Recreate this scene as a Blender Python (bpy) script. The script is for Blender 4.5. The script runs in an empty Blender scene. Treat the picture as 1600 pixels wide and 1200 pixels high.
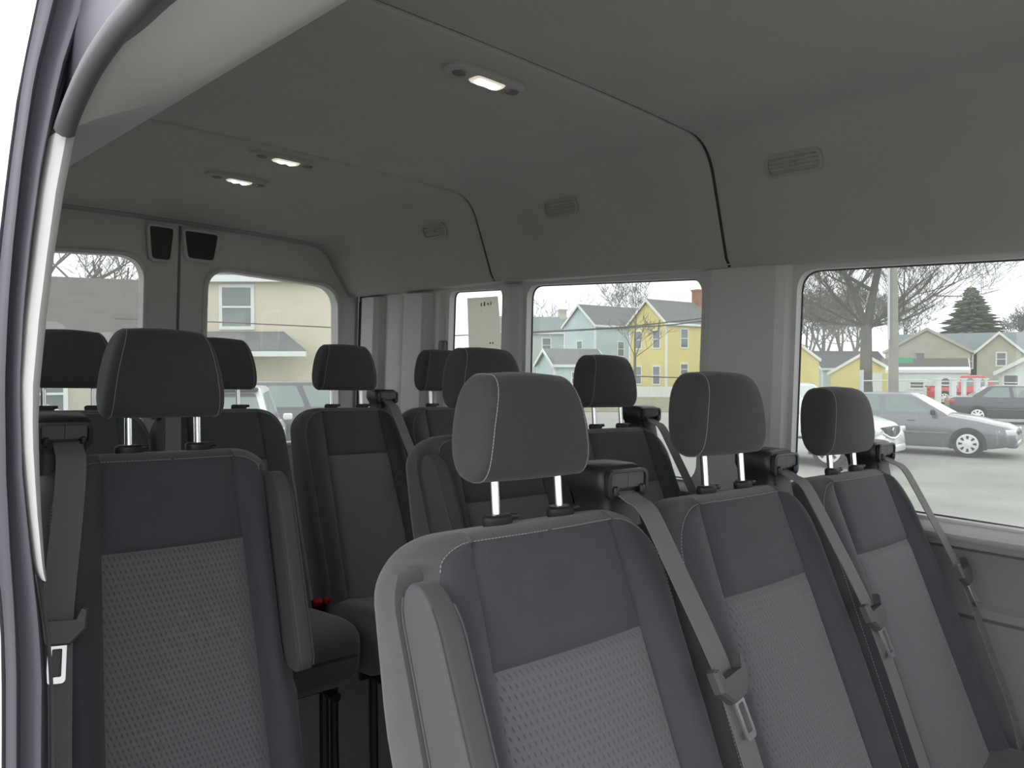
import bpy, math, random
from mathutils import Vector, Matrix
from mathutils.geometry import tessellate_polygon

random.seed(7)
sc = bpy.context.scene
C = sc.collection

# ------------------------------------------------------------------ camera
# Van frame: +Y towards the rear doors, +X towards the driver side, Z up. Pixel frame 1600x1200.
FPX = 1193.0
CAM = Vector((0.0, 0.0, 1.95))
v_y = Vector((-1100.0, -54.0, FPX)).normalized()          # van axes seen in camera coords (right, down, forward)
v_x = Vector((1295.0, 22.0, FPX))
v_x = (v_x - v_y * v_x.dot(v_y)).normalized()
v_z = v_x.cross(v_y).normalized()
if v_z.y > 0:
    v_z = -v_z
def cam_to_van(v):
    v = Vector(v)
    return Vector((v.dot(v_x), v.dot(v_y), v.dot(v_z)))
right_v, down_v, fwd_v = cam_to_van((1, 0, 0)), cam_to_van((0, 1, 0)), cam_to_van((0, 0, 1))
cd = bpy.data.cameras.new('camera')
cam = bpy.data.objects.new('camera', cd)
C.objects.link(cam)
cd.sensor_width = 36.0
cd.lens = 36.0 * FPX / 1600.0
cd.clip_start = 0.02
cd.clip_end = 600
up_v, back_v = -down_v, -fwd_v
cam.matrix_world = Matrix(((right_v.x, up_v.x, back_v.x, CAM.x),
                           (right_v.y, up_v.y, back_v.y, CAM.y),
                           (right_v.z, up_v.z, back_v.z, CAM.z), (0, 0, 0, 1)))
sc.camera = cam

# ------------------------------------------------------------------ world: even white overcast sky
w = bpy.data.worlds.new('overcast')
sc.world = w
w.use_nodes = True
nt = w.node_tree
nt.nodes.clear()
out = nt.nodes.new('ShaderNodeOutputWorld')
bg = nt.nodes.new('ShaderNodeBackground')
tc = nt.nodes.new('ShaderNodeTexCoord')
nz = nt.nodes.new('ShaderNodeTexNoise')
nz.inputs['Scale'].default_value = 2.2
nz.inputs['Detail'].default_value = 4
rp = nt.nodes.new('ShaderNodeValToRGB')
rp.color_ramp.elements[0].color = (0.90, 0.935, 1.0, 1)
rp.color_ramp.elements[1].color = (1.0, 1.0, 1.0, 1)
nt.links.new(tc.outputs['Generated'], nz.inputs['Vector'])
nt.links.new(nz.outputs['Fac'], rp.inputs['Fac'])
nt.links.new(rp.outputs['Color'], bg.inputs['Color'])
bg.inputs['Strength'].default_value = 2.8
nt.links.new(bg.outputs['Background'], out.inputs['Surface'])

sc.view_settings.view_transform = 'Standard'
sc.view_settings.look = 'None'
sc.view_settings.gamma = 1.0
sc.view_settings.use_curve_mapping = False
sc.view_settings.exposure = 0.0
sc.cycles.use_denoising = True
sc.cycles.max_bounces = 10
sc.cycles.diffuse_bounces = 6
sc.cycles.transparent_max_bounces = 24

# level frame of the car park (the van stands on a slight cross slope): X right, Y away, Z up, ground at 0
u_o = cam_to_van((0, -FPX, -19.0)).normalized()
r_o = right_v.copy()
d_o = u_o.cross(r_o).normalized()
if d_o.dot(fwd_v) < 0:
    d_o = -d_o
HC = 1.95
O_o = CAM - u_o * HC
OUT = Matrix(((r_o.x, d_o.x, u_o.x, O_o.x), (r_o.y, d_o.y, u_o.y, O_o.y), (r_o.z, d_o.z, u_o.z, O_o.z), (0, 0, 0, 1)))
def ox(px, Y):
    return (px - 800.0) * Y / FPX
def oz(py, Y):
    return HC + (581.0 - py) * Y / FPX
def ray(px, py):
    return cam_to_van(((px - 800.0), (py - 600.0), FPX))
def hit_x(px, py, x):
    d = ray(px, py)
    return CAM + d * (x / d.x)
def hit_y(px, py, y):
    d = ray(px, py)
    return CAM + d * (y / d.y)

# ------------------------------------------------------------------ materials
MATS = {}
def new_mat(name):
    m = bpy.data.materials.new(name)
    m.use_nodes = True
    MATS[name] = m
    return m, m.node_tree, m.node_tree.nodes['Principled BSDF']
def mat(name, col, rough=0.6, metal=0.0, var=0.0, vscale=8.0, bump=0.0, bscale=200.0, coat=0.0, spec=None, sheen=0.0):
    m, t, b = new_mat(name)
    b.inputs['Base Color'].default_value = (*col, 1)
    b.inputs['Roughness'].default_value = rough
    b.inputs['Metallic'].default_value = metal
    if spec is not None:
        b.inputs['Specular IOR Level'].default_value = spec
    if coat:
        b.inputs['Coat Weight'].default_value = coat
        b.inputs['Coat Roughness'].default_value = 0.08
    if sheen:
        b.inputs['Sheen Weight'].default_value = sheen
        b.inputs['Sheen Roughness'].default_value = 0.5
    if var or bump:
        c = t.nodes.new('ShaderNodeTexCoord')
    if var:
        n = t.nodes.new('ShaderNodeTexNoise')
        n.inputs['Scale'].default_value = vscale
        n.inputs['Detail'].default_value = 6
        r = t.nodes.new('ShaderNodeValToRGB')
        r.color_ramp.elements[0].position = 0.3
        r.color_ramp.elements[1].position = 0.7
        r.color_ramp.elements[0].color = (*[k * (1 - var) for k in col], 1)
        r.color_ramp.elements[1].color = (*[min(1, k * (1 + var)) for k in col], 1)
        t.links.new(c.outputs['Object'], n.inputs['Vector'])
        t.links.new(n.outputs['Fac'], r.inputs['Fac'])
        t.links.new(r.outputs['Color'], b.inputs['Base Color'])
    if bump:
        n2 = t.nodes.new('ShaderNodeTexNoise')
        n2.inputs['Scale'].default_value = bscale
        n2.inputs['Detail'].default_value = 3
        bp = t.nodes.new('ShaderNodeBump')
        bp.inputs['Strength'].default_value = bump
        bp.inputs['Distance'].default_value = 0.002
        t.links.new(c.outputs['Object'], n2.inputs['Vector'])
        t.links.new(n2.outputs['Fac'], bp.inputs['Height'])
        t.links.new(bp.outputs['Normal'], b.inputs['Normal'])
    return m

def siding(name, col, pitch=0.115, rough=0.6):
    """Clapboard wall: saw-tooth relief along Z."""
    m, t, b = new_mat(name)
    b.inputs['Roughness'].default_value = rough
    c = t.nodes.new('ShaderNodeTexCoord')
    s = t.nodes.new('ShaderNodeSeparateXYZ')
    d = t.nodes.new('ShaderNodeMath'); d.operation = 'DIVIDE'; d.inputs[1].default_value = pitch
    f = t.nodes.new('ShaderNodeMath'); f.operation = 'FRACT'
    r = t.nodes.new('ShaderNodeValToRGB')
    r.color_ramp.elements[0].color = (*col, 1)
    r.color_ramp.elements[0].position = 0.0
    r.color_ramp.elements[1].color = (*col, 1)
    r.color_ramp.elements[1].position = 0.16
    bp = t.nodes.new('ShaderNodeBump'); bp.inputs['Strength'].default_value = 0.5; bp.inputs['Distance'].default_value = 0.02
    n = t.nodes.new('ShaderNodeTexNoise'); n.inputs['Scale'].default_value = 0.6
    mx = t.nodes.new('ShaderNodeMixRGB'); mx.blend_type = 'MULTIPLY'; mx.inputs['Fac'].default_value = 0.25
    t.links.new(c.outputs['Object'], s.inputs[0]); t.links.new(s.outputs['Z'], d.inputs[0])
    t.links.new(d.outputs[0], f.inputs[0]); t.links.new(f.outputs[0], r.inputs['Fac'])
    t.links.new(c.outputs['Object'], n.inputs['Vector'])
    t.links.new(r.outputs['Color'], mx.inputs[1]); t.links.new(n.outputs['Fac'], mx.inputs[2])
    t.links.new(mx.outputs[0], b.inputs['Base Color'])
    t.links.new(f.outputs[0], bp.inputs['Height']); t.links.new(bp.outputs['Normal'], b.inputs['Normal'])
    return m

def shingle(name, col):
    m, t, b = new_mat(name)
    b.inputs['Roughness'].default_value = 0.9
    c = t.nodes.new('ShaderNodeTexCoord')
    br = t.nodes.new('ShaderNodeTexBrick')
    br.inputs['Scale'].default_value = 2.2
    br.inputs['Mortar Size'].default_value = 0.012
    br.inputs['Color1'].default_value = (*col, 1)
    br.inputs['Color2'].default_value = (*[k * 0.82 for k in col], 1)
    br.inputs['Mortar'].default_value = (*[k * 0.9 for k in col], 1)
    n = t.nodes.new('ShaderNodeTexNoise'); n.inputs['Scale'].default_value = 1.5; n.inputs['Detail'].default_value = 5
    mx = t.nodes.new('ShaderNodeMixRGB'); mx.blend_type = 'MULTIPLY'; mx.inputs['Fac'].default_value = 0.35
    t.links.new(c.outputs['Object'], br.inputs['Vector']); t.links.new(c.outputs['Object'], n.inputs['Vector'])
    t.links.new(br.outputs['Color'], mx.inputs[1]); t.links.new(n.outputs['Fac'], mx.inputs[2])
    t.links.new(mx.outputs[0], b.inputs['Base Color'])
    return m

def fabric_pattern(name, col):
    """Seat insert cloth: staggered rows of short dimples."""
    m, t, b = new_mat(name)
    b.inputs['Roughness'].default_value = 0.9
    b.inputs['Sheen Weight'].default_value = 0.25
    c = t.nodes.new('ShaderNodeTexCoord')
    s = t.nodes.new('ShaderNodeSeparateXYZ')
    t.links.new(c.outputs['Object'], s.inputs[0])
    def M(op, a, bb=None):
        n = t.nodes.new('ShaderNodeMath'); n.operation = op
        for i, q in enumerate((a, bb)):
            if q is None:
                continue
            if isinstance(q, (int, float)):
                n.inputs[i].default_value = q
            else:
                t.links.new(q, n.inputs[i])
        return n.outputs[0]
    v = M('DIVIDE', s.outputs['Z'], 0.0098)
    row = M('FLOOR', v)
    stag = M('MULTIPLY', M('FRACT', M('MULTIPLY', row, 0.5)), 1.0)
    u = M('ADD', M('DIVIDE', s.outputs['X'], 0.0088), stag)
    u = M('ADD', u, M('MULTIPLY', M('FRACT', v), 0.45))
    fu, fv = M('FRACT', u), M('FRACT', v)
    du = M('ABSOLUTE', M('SUBTRACT', fu, 0.5))
    dv = M('ABSOLUTE', M('SUBTRACT', fv, 0.5))
    mx0 = t.nodes.new('ShaderNodeClamp')
    t.links.new(M('MULTIPLY', M('MAXIMUM', M('SUBTRACT', 1.0, M('MULTIPLY', du, 5.0)), 0.0),
                  M('MAXIMUM', M('SUBTRACT', 1.0, M('MULTIPLY', dv, 2.6)), 0.0)), mx0.inputs['Value'])
    r = t.nodes.new('ShaderNodeValToRGB')
    r.color_ramp.elements[0].position = 0.05
    r.color_ramp.elements[1].position = 0.6
    r.color_ramp.elements[0].color = (*col, 1)
    r.color_ramp.elements[1].color = (*[k * 0.58 for k in col], 1)
    t.links.new(mx0.outputs[0], r.inputs['Fac'])
    t.links.new(r.outputs['Color'], b.inputs['Base Color'])
    bp = t.nodes.new('ShaderNodeBump'); bp.invert = True
    bp.inputs['Strength'].default_value = 0.6; bp.inputs['Distance'].default_value = 0.002
    t.links.new(mx0.outputs[0], bp.inputs['Height']); t.links.new(bp.outputs['Normal'], b.inputs['Normal'])
    return m

def glass_mat(name, tint, veil=0.05):
    m, t, b = new_mat(name)
    t.nodes.remove(b)
    o = t.nodes['Material Output']
    tr = t.nodes.new('ShaderNodeBsdfTransparent'); tr.inputs[0].default_value = (*tint, 1)
    gl = t.nodes.new('ShaderNodeBsdfGlossy'); gl.inputs['Roughness'].default_value = 0.02
    ge = t.nodes.new('ShaderNodeNewGeometry')
    dt = t.nodes.new('ShaderNodeVectorMath'); dt.operation = 'DOT_PRODUCT'
    t.links.new(ge.outputs['Normal'], dt.inputs[0]); t.links.new(ge.outputs['Incoming'], dt.inputs[1])
    ab = t.nodes.new('ShaderNodeMath'); ab.operation = 'ABSOLUTE'; t.links.new(dt.outputs['Value'], ab.inputs[0])
    om = t.nodes.new('ShaderNodeMath'); om.operation = 'SUBTRACT'; om.inputs[0].default_value = 1.0; t.links.new(ab.outputs[0], om.inputs[1])
    pw = t.nodes.new('ShaderNodeMath'); pw.operation = 'POWER'; pw.inputs[1].default_value = 5.0; t.links.new(om.outputs[0], pw.inputs[0])
    fr = t.nodes.new('ShaderNodeMath'); fr.operation = 'MULTIPLY_ADD'; fr.inputs[1].default_value = 0.96; fr.inputs[2].default_value = 0.03
    t.links.new(pw.outputs[0], fr.inputs[0])
    mx = t.nodes.new('ShaderNodeMixShader')
    t.links.new(fr.outputs[0], mx.inputs[0]); t.links.new(tr.outputs[0], mx.inputs[1]); t.links.new(gl.outputs[0], mx.inputs[2])
    tl = t.nodes.new('ShaderNodeBsdfTranslucent'); tl.inputs[0].default_value = (0.9, 0.93, 0.9, 1)
    m2 = t.nodes.new('ShaderNodeMixShader'); m2.inputs[0].default_value = veil
    t.links.new(mx.outputs[0], m2.inputs[1]); t.links.new(tl.outputs[0], m2.inputs[2])
    t.links.new(m2.outputs[0], o.inputs['Surface'])
    return m
def emit_mat(name, col, strength):
    m, t, b = new_mat(name)
    b.inputs['Base Color'].default_value = (0.8, 0.8, 0.8, 1)
    b.inputs['Emission Color'].default_value = (*col, 1)
    b.inputs['Emission Strength'].default_value = strength
    return m

mat('headrest_cloth', (0.051, 0.050, 0.054), 0.88, bump=0.35, bscale=900, sheen=0.2, var=0.05, vscale=40)
mat('seat_cloth', (0.083, 0.082, 0.086), 0.88, bump=0.35, bscale=900, sheen=0.25, var=0.05, vscale=40)
mat('seat_smooth', (0.052, 0.055, 0.063), 0.8, bump=0.2, bscale=1200, sheen=0.15, var=0.06, vscale=30)
fabric_pattern('seat_pattern', (0.142, 0.138, 0.150))
mat('armrest_vinyl', (0.080, 0.080, 0.084), 0.7, bump=0.15, bscale=900, sheen=0.1)
mat('thread', (0.32, 0.32, 0.33), 0.8)
mat('chrome', (0.82, 0.83, 0.84), 0.16, 1.0)
mat('steel', (0.62, 0.62, 0.63), 0.3, 1.0)
mat('black_plastic', (0.022, 0.022, 0.024), 0.42, bump=0.1, bscale=1500)
mat('grey_plastic', (0.085, 0.088, 0.09), 0.45)
mat('webbing', (0.175, 0.170, 0.166), 0.75, bump=0.35, bscale=1600)
mat('red_plastic', (0.55, 0.012, 0.012), 0.4)
mat('leg_metal', (0.016, 0.016, 0.018), 0.4)
mat('headliner', (0.445, 0.428, 0.416), 0.95, bump=0.3, bscale=1500, var=0.03, vscale=6)
mat('trim_plastic', (0.60, 0.598, 0.58), 0.6, bump=0.12, bscale=1800)
mat('trim_dark', (0.16, 0.16, 0.165), 0.6, bump=0.12, bscale=1800)
mat('panel_lower', (0.25, 0.25, 0.255), 0.65, bump=0.15, bscale=1800)
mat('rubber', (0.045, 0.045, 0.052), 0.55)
mat('jamb_paint', (0.09, 0.089, 0.108), 0.42)
mat('bulb_seal', (0.115, 0.11, 0.122), 0.5)
mat('van_paint', (0.78, 0.78, 0.80), 0.25, coat=0.6)
mat('floor_vinyl', (0.10, 0.10, 0.105), 0.6, var=0.2, vscale=60)
mat('vent_plastic', (0.36, 0.345, 0.33), 0.5)
def paper_mat(name, col):
    m, t, b = new_mat(name)
    o = t.nodes['Material Output']
    b.inputs['Base Color'].default_value = (*col, 1); b.inputs['Roughness'].default_value = 0.9
    tl = t.nodes.new('ShaderNodeBsdfTranslucent')
    n = t.nodes.new('ShaderNodeTexNoise'); n.inputs['Scale'].default_value = 40; n.inputs['Detail'].default_value = 5
    c = t.nodes.new('ShaderNodeTexCoord')
    r = t.nodes.new('ShaderNodeValToRGB')
    r.color_ramp.elements[0].color = (*[k * 0.85 for k in col], 1); r.color_ramp.elements[1].color = (*col, 1)
    mx = t.nodes.new('ShaderNodeMixShader'); mx.inputs[0].default_value = 0.55
    t.links.new(c.outputs['Object'], n.inputs['Vector']); t.links.new(n.outputs['Fac'], r.inputs['Fac'])
    t.links.new(r.outputs['Color'], tl.inputs['Color'])
    t.links.new(b.outputs[0], mx.inputs[1]); t.links.new(tl.outputs[0], mx.inputs[2]); t.links.new(mx.outputs[0], o.inputs['Surface'])
paper_mat('paper', (0.66, 0.655, 0.56))
mat('ink', (0.22, 0.22, 0.21), 0.8)
glass_mat('van_glass', (0.745, 0.762, 0.75))
emit_mat('lamp_lens', (1.0, 0.86, 0.74), 0.55)
emit_mat('lamp_led', (1.0, 0.93, 0.82), 30.0)
mat('asphalt', (0.282, 0.279, 0.2445), 0.75, var=0.22, vscale=0.5, bump=0.3, bscale=30)
mat('grass_verge', (0.1938, 0.1938, 0.102), 0.95, var=0.3, vscale=1.2)
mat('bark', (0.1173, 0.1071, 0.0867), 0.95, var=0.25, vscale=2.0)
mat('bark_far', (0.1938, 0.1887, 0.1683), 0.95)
mat('needles', (0.1275, 0.1425, 0.09), 0.95, var=0.35, vscale=3.0)
siding('siding_yellow', (0.9, 0.765, 0.285), 0.16)
siding('siding_blue', (0.612, 0.7446, 0.7956), 0.16)
siding('siding_white', (0.6324, 0.6936, 0.6732), 0.16)
siding('siding_beige', (0.825, 0.75, 0.5775), 0.115)
siding('siding_cream', (0.6324, 0.5916, 0.4692), 0.115)
mat('stucco', (0.4794, 0.4692, 0.3876), 0.9, var=0.1, vscale=0.8)
mat('white_paint', (0.7956, 0.816, 0.7956), 0.5)
mat('white_rough', (0.7344, 0.765, 0.7548), 0.8, var=0.08, vscale=2)
shingle('shingle_grey', (0.204, 0.2142, 0.204))
shingle('shingle_blue', (0.2754, 0.306, 0.3162))
shingle('shingle_dark', (0.1122, 0.1173, 0.1224))
shingle('shingle_brown', (0.147, 0.1275, 0.117))
mat('brick_red', (0.3366, 0.1326, 0.0816), 0.9, var=0.2, vscale=3)
mat('house_glass', (0.15, 0.1725, 0.18), 0.08, spec=0.7)
mat('pole_wood', (0.306, 0.3009, 0.2652), 0.9, var=0.15, vscale=1.0)
mat('galvanised', (0.63, 0.675, 0.69), 0.45, 0.6)
mat('sign_green', (0.075, 0.39, 0.24), 0.5)
mat('cable', (0.05, 0.05, 0.05), 0.7)
mat('car_grey', (0.195, 0.195, 0.225), 0.3, 0.35, coat=0.8)
mat('car_dark', (0.0825, 0.0825, 0.0975), 0.3, 0.3, coat=0.8)
mat('car_white', (0.80, 0.81, 0.82), 0.3, coat=0.8)
mat('car_silver', (0.75, 0.78, 0.795), 0.3, 0.4, coat=0.8)
mat('car_red', (0.75, 0.0675, 0.0825), 0.35, coat=0.7)
mat('car_glass', (0.15, 0.195, 0.1875), 0.04, spec=1.0, coat=1.0)
mat('tyre', (0.018, 0.018, 0.018), 0.85)
mat('hub', (0.9, 0.9, 0.9), 0.35, 0.6)
mat('lamp_clear', (0.75, 0.76, 0.76), 0.15, coat=0.8)
mat('lamp_amber', (0.9, 0.57, 0.075), 0.3, coat=0.6)
mat('lamp_red', (0.55, 0.03, 0.035), 0.2, coat=0.8)
mat('bumper_black', (0.03, 0.03, 0.032), 0.55)

# ------------------------------------------------------------------ mesh helpers
class MB:
    def __init__(self):
        self.v = []
        self.f = []
    def add(self, vs, fs):
        o = len(self.v)
        self.v += [tuple(p) for p in vs]
        self.f += [tuple(i + o for i in q) for q in fs]
        return self
    def loft(self, rings, cap0=True, cap1=True, closed=True):
        n = len(rings[0])
        vs = [p for r in rings for p in r]
        fs = []
        m = n if closed else n - 1
        for i in range(len(rings) - 1):
            for j in range(m):
                k = (j + 1) % n
                fs.append((i * n + j, i * n + k, (i + 1) * n + k, (i + 1) * n + j))
        if cap0:
            fs.append(tuple(range(n - 1, -1, -1)))
        if cap1:
            b = (len(rings) - 1) * n
            fs.append(tuple(b + j for j in range(n)))
        return self.add(vs, fs)
    def tube(self, path, r, n=8, caps=True):
        path = [Vector(p) for p in path]
        rs = r if isinstance(r, (list, tuple)) else [r] * len(path)
        rings = []
        ref = None
        for i, p in enumerate(path):
            a = path[max(0, i - 1)]
            b = path[min(len(path) - 1, i + 1)]
            t = (b - a).normalized()
            if ref is None:
                ref = Vector((0, 0, 1)) if abs(t.z) < 0.9 else Vector((1, 0, 0))
            x = t.cross(ref).normalized()
            ref = x.cross(t).normalized()
            rings.append([p + (x * math.cos(2 * math.pi * k / n) + ref * math.sin(2 * math.pi * k / n)) * rs[i] for k in range(n)])
        return self.loft(rings, caps, caps)
    def box(self, c, s):
        x, y, z = c
        a, b, d = s[0] / 2, s[1] / 2, s[2] / 2
        vs = [(x + i * a, y + j * b, z + k * d) for k in (-1, 1) for i, j in ((-1, -1), (1, -1), (1, 1), (-1, 1))]
        return self.add(vs, [(3, 2, 1, 0), (4, 5, 6, 7), (0, 1, 5, 4), (1, 2, 6, 5), (2, 3, 7, 6), (3, 0, 4, 7)])
    def rbox(self, c, s, r, n=3, nz=3):
        """box with every edge rounded"""
        x, y, z = c
        r = min(r, s[0] / 2.01, s[1] / 2.01, s[2] / 2.01)
        rings = []
        lev = []
        for k in range(nz + 1):
            a = math.pi / 2 * k / nz
            lev.append((-s[2] / 2 + r - r * math.cos(a), r - r * math.sin(a)))
        lev += [(-zz, ins) for zz, ins in reversed(lev)]
        for zz, ins in lev:
            rings.append([(x + px, y + py, z + zz) for px, py in rrect(s[0] - 2 * ins, s[1] - 2 * ins, max(r - ins, 1e-4), n)])
        return self.loft(rings)
    def mesh(self, name, material, smooth=True, angle=35):
        me = bpy.data.meshes.new(name)
        me.from_pydata(self.v, [], self.f)
        me.validate()
        me.materials.append(MATS[material])
        if smooth:
            me.shade_smooth()
            me.set_sharp_from_angle(angle=math.radians(angle))
        me.update()
        return me
    def build(self, name, material, parent=None, M=None, smooth=True, angle=35):
        return link(name, self.mesh(name, material, smooth, angle), parent, M)
def link(name, me, parent=None, M=None):
    o = bpy.data.objects.new(name, me)
    C.objects.link(o)
    if parent is not None:
        o.parent = parent
    if M is not None:
        o.matrix_basis = M
    return o
def rrect(w, h, r, n=4):
    pts = []
    for cx, cy, a0 in ((w / 2 - r, h / 2 - r, 0), (-w / 2 + r, h / 2 - r, 90), (-w / 2 + r, -h / 2 + r, 180), (w / 2 - r, -h / 2 + r, 270)):
        for k in range(n + 1):
            a = math.radians(a0 + 90 * k / n)
            pts.append((cx + r * math.cos(a), cy + r * math.sin(a)))
    return pts
def round_poly(pts, r, n=5):
    """round the corners of a polygon given as 2-D points"""
    outp = []
    k = len(pts)
    for i in range(k):
        p0, p1, p2 = Vector(pts[i - 1]), Vector(pts[i]), Vector(pts[(i + 1) % k])
        a, b = (p0 - p1), (p2 - p1)
        rr = min(r, a.length * 0.45, b.length * 0.45)
        a.normalize(); b.normalize()
        q0, q1 = p1 + a * rr, p1 + b * rr
        for j in range(n + 1):
            t = j / n
            outp.append(tuple((1 - t) ** 2 * q0 + 2 * t * (1 - t) * p1 + t * t * q1))
    return outp
def tag(o, label=None, cat=None, group=None, kind=None):
    if label: o['label'] = label
    if cat: o['category'] = cat
    if group: o['group'] = group
    if kind: o['kind'] = kind
    return o
def empty(name, M):
    o = bpy.data.objects.new(name, None)
    C.objects.link(o)
    o.empty_display_size = 0.1
    o.matrix_basis = M
    return o
def struct(o, label, cat=None):
    return tag(o, label, cat or 'van interior', None, 'structure')
T = Matrix.Translation
def lerp(a, b, t): return a + (b - a) * t
def interp(x, tab):
    if x <= tab[0][0]: 
        return tab[0][1]
    for (x0, y0), (x1, y1) in zip(tab, tab[1:]):
        if x <= x1:
            return lerp(y0, y1, (x - x0) / (x1 - x0))
    return tab[-1][1]
def resample(path, step):
    path = [Vector(p) for p in path]
    res = [path[0]]
    acc = 0.0
    for a, b in zip(path, path[1:]):
        L = (b - a).length
        d = step - acc
        while d <= L:
            res.append(a.lerp(b, d / L))
            d += step
        acc = L - (d - step)
    return res
def spline(pts, n=8):
    """Catmull-Rom through points"""
    P = [Vector(p) for p in pts]
    P = [2 * P[0] - P[1]] + P + [2 * P[-1] - P[-2]]
    r = []
    for i in range(1, len(P) - 2):
        for k in range(n):
            t = k / n
            a, b, c, d = P[i - 1], P[i], P[i + 1], P[i + 2]
            r.append(0.5 * ((2 * b) + (c - a) * t + (2 * a - 5 * b + 4 * c - d) * t * t + (3 * b - a - 3 * c + d) * t ** 3))
    r.append(P[-2])
    return r

# ------------------------------------------------------------------ the van shell
FL = 0.70                    # van floor above the ground
YF, YR = -1.5, 3.20          # front end of the built shell, rear doors
def wall_x(z):               # inner face of the driver-side wall
    return 1.955 - 0.04 * (z - 1.6)
XW = 1.935
# ---- floor
b = MB()
b.box((1.08, (YF + YR) / 2, FL - 0.02), (1.90, YR - YF, 0.04))
struct(b.build('floor', 'floor_vinyl'), 'dark grey vinyl floor of the passenger van', 'floor')

# ---- headliner: three moulded panels between the cross seams
def zc_of(y):
    s = max(0.0, (y - 2.45) / 0.68)
    return 2.585 - 0.095 * s * s
def edge_z(y):
    return 2.2475 + 0.026 * (y - 0.45) if y < 2.2 else 2.293 - 0.01 * (y - 2.2)
def liner_ring(y, off=0.0):
    zc, ze = zc_of(y) + off, edge_z(y)
    half = []
    x0, x1 = 0.654, 0.780                      # bend and lower edge, measured from the centre line x = 1.10
    bend = [(0.0, zc + 0.008), (0.2, zc + 0.007), (0.4, zc + 0.004), (0.55, zc - 0.001)]
    p0, p1, p2 = Vector((0.575, zc - 0.002)), Vector((0.655, zc - 0.006)), Vector((0.688, zc - 0.085))
    arc = [tuple((1 - t) ** 2 * p0 + 2 * t * (1 - t) * p1 + t * t * p2) for t in [k / 8 for k in range(9)]]
    side = [tuple(Vector(p2).lerp(Vector((x1, ze)), t)) for t in (0.2, 0.4, 0.6, 0.8, 0.93)]
    lip = [(x1 + 0.004 + off * 0.4, ze), (x1 + 0.012, ze - 0.006)]
    half = bend + arc + side + lip
    pts = [(-x, z) for x, z in reversed(half[1:])] + half
    return [(1.10 + x, y, z) for x, z in pts]
ceil_root = empty('ceiling', T((1.1, 0, 2.5)))
struct(ceil_root, 'grey moulded fabric headliner with cross seams and rounded sides', 'ceiling')
seams = [YF, 1.168, 2.162, 3.12]
for a, bb in zip(seams, seams[1:]):
    ys = [a + 0.0045, a + 0.007, a + 0.013] + [lerp(a, bb, t) for t in [k / 10 for k in range(1, 10)]] + [bb - 0.013, bb - 0.007, bb - 0.0045]
    offs = [0.014, 0.002, 0.0] + [0] * 9 + [0.0, 0.002, 0.014]
    b = MB()
    b.loft([liner_ring(y, o) for y, o in zip(ys, offs)], False, False, closed=False)
    b.v = [(x - 1.1, y, z - 2.5) for x, y, z in b.v]
    b.build('headliner_panel', 'headliner', ceil_root, angle=60)
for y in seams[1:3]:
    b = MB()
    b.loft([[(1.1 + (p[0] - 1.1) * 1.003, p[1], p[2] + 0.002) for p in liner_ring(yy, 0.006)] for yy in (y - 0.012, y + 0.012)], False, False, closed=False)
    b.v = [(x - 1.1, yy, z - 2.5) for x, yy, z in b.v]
    b.build('seam_seal', 'rubber', ceil_root)  # dark strip behind the gap imitates the shade inside the seam

# ---- driver-side wall with three window openings
def win_corners(tl, tr, bl, br):
    return [hit_x(*p, XW) for p in (tl, tr, br, bl)]
ZB = 1.642
GX = XW + 0.034
def top_r(px, py):      # near edge of an opening hides the glass, its top is seen at the glass
    a, c = hit_x(px, py, XW), hit_x(px, py, GX)
    return Vector((XW, a.y, c.z))
w3_tl, w3_b = hit_x(1256, 424, GX), hit_x(1457, 806, XW)
w2_tl, w2_tr = hit_x(834, 447, GX), top_r(1098, 436.5)
w1_tl, w1_tr = hit_x(713, 456.5, GX), top_r(785, 453)
WIN = [  # (y,z) polygons, window glass openings
    [(w3_tl.y, w3_tl.z), (-0.30, w3_tl.z - 0.030), (-0.30, ZB - 0.008), (w3_tl.y, ZB + 0.004)],
    [(w2_tl.y, w2_tl.z), (w2_tr.y, w2_tr.z), (w2_tr.y, ZB), (w2_tl.y - 0.01, ZB)],
    [(w1_tl.y, w1_tl.z), (w1_tr.y, w1_tr.z), (w1_tr.y - 0.008, ZB), (w1_tl.y + 0.0, ZB)],
]
WIN_R = [round_poly(w, 0.055 if i < 2 else 0.035, 6) for i, w in enumerate(WIN)]
def holed(b, outer, holes, to3, depth_dir, depth):
    """flat wall with holes and reveals"""
    loops = [outer] + holes
    tri = tessellate_polygon([[Vector((p[0], p[1], 0)) for p in l] for l in loops])
    flat = [p for l in loops for p in l]
    b.add([to3(p) for p in flat], [tuple(t) for t in tri])
    for h in holes:
        r0 = [to3(p) for p in h]
        r1 = [tuple(Vector(q) + Vector(depth_dir) * depth) for q in r0]
        b.loft([r0, r1], False, False)
    return b
def side_wall(mirror):
    X = (lambda x: x) if not mirror else (lambda x: 2.2 - x)
    dx = 1 if not mirror else -1
    return X, dx
outer = [(YF, 1.60), (3.14, 1.60), (3.14, 2.285), (2.2, 2.285)] + [(y, max(interp(y, [(0.2, 2.252), (2.2, 2.285)]), 0)) for y in (1.6, 1.1, 0.6)] + [(YF, 2.252)]
b = MB()
holed(b, outer, WIN_R + [round_poly([(-0.70, 2.19), (-1.42, 2.19), (-1.42, ZB), (-0.70, ZB)], 0.05, 5)], lambda p: (XW, p[0], p[1]), (1, 0, 0), 0.035)
wall_d = struct(b.build('wall_driver', 'trim_plastic', angle=30), 'light grey plastic window surround along the driver side of the van', 'wall')
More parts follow.
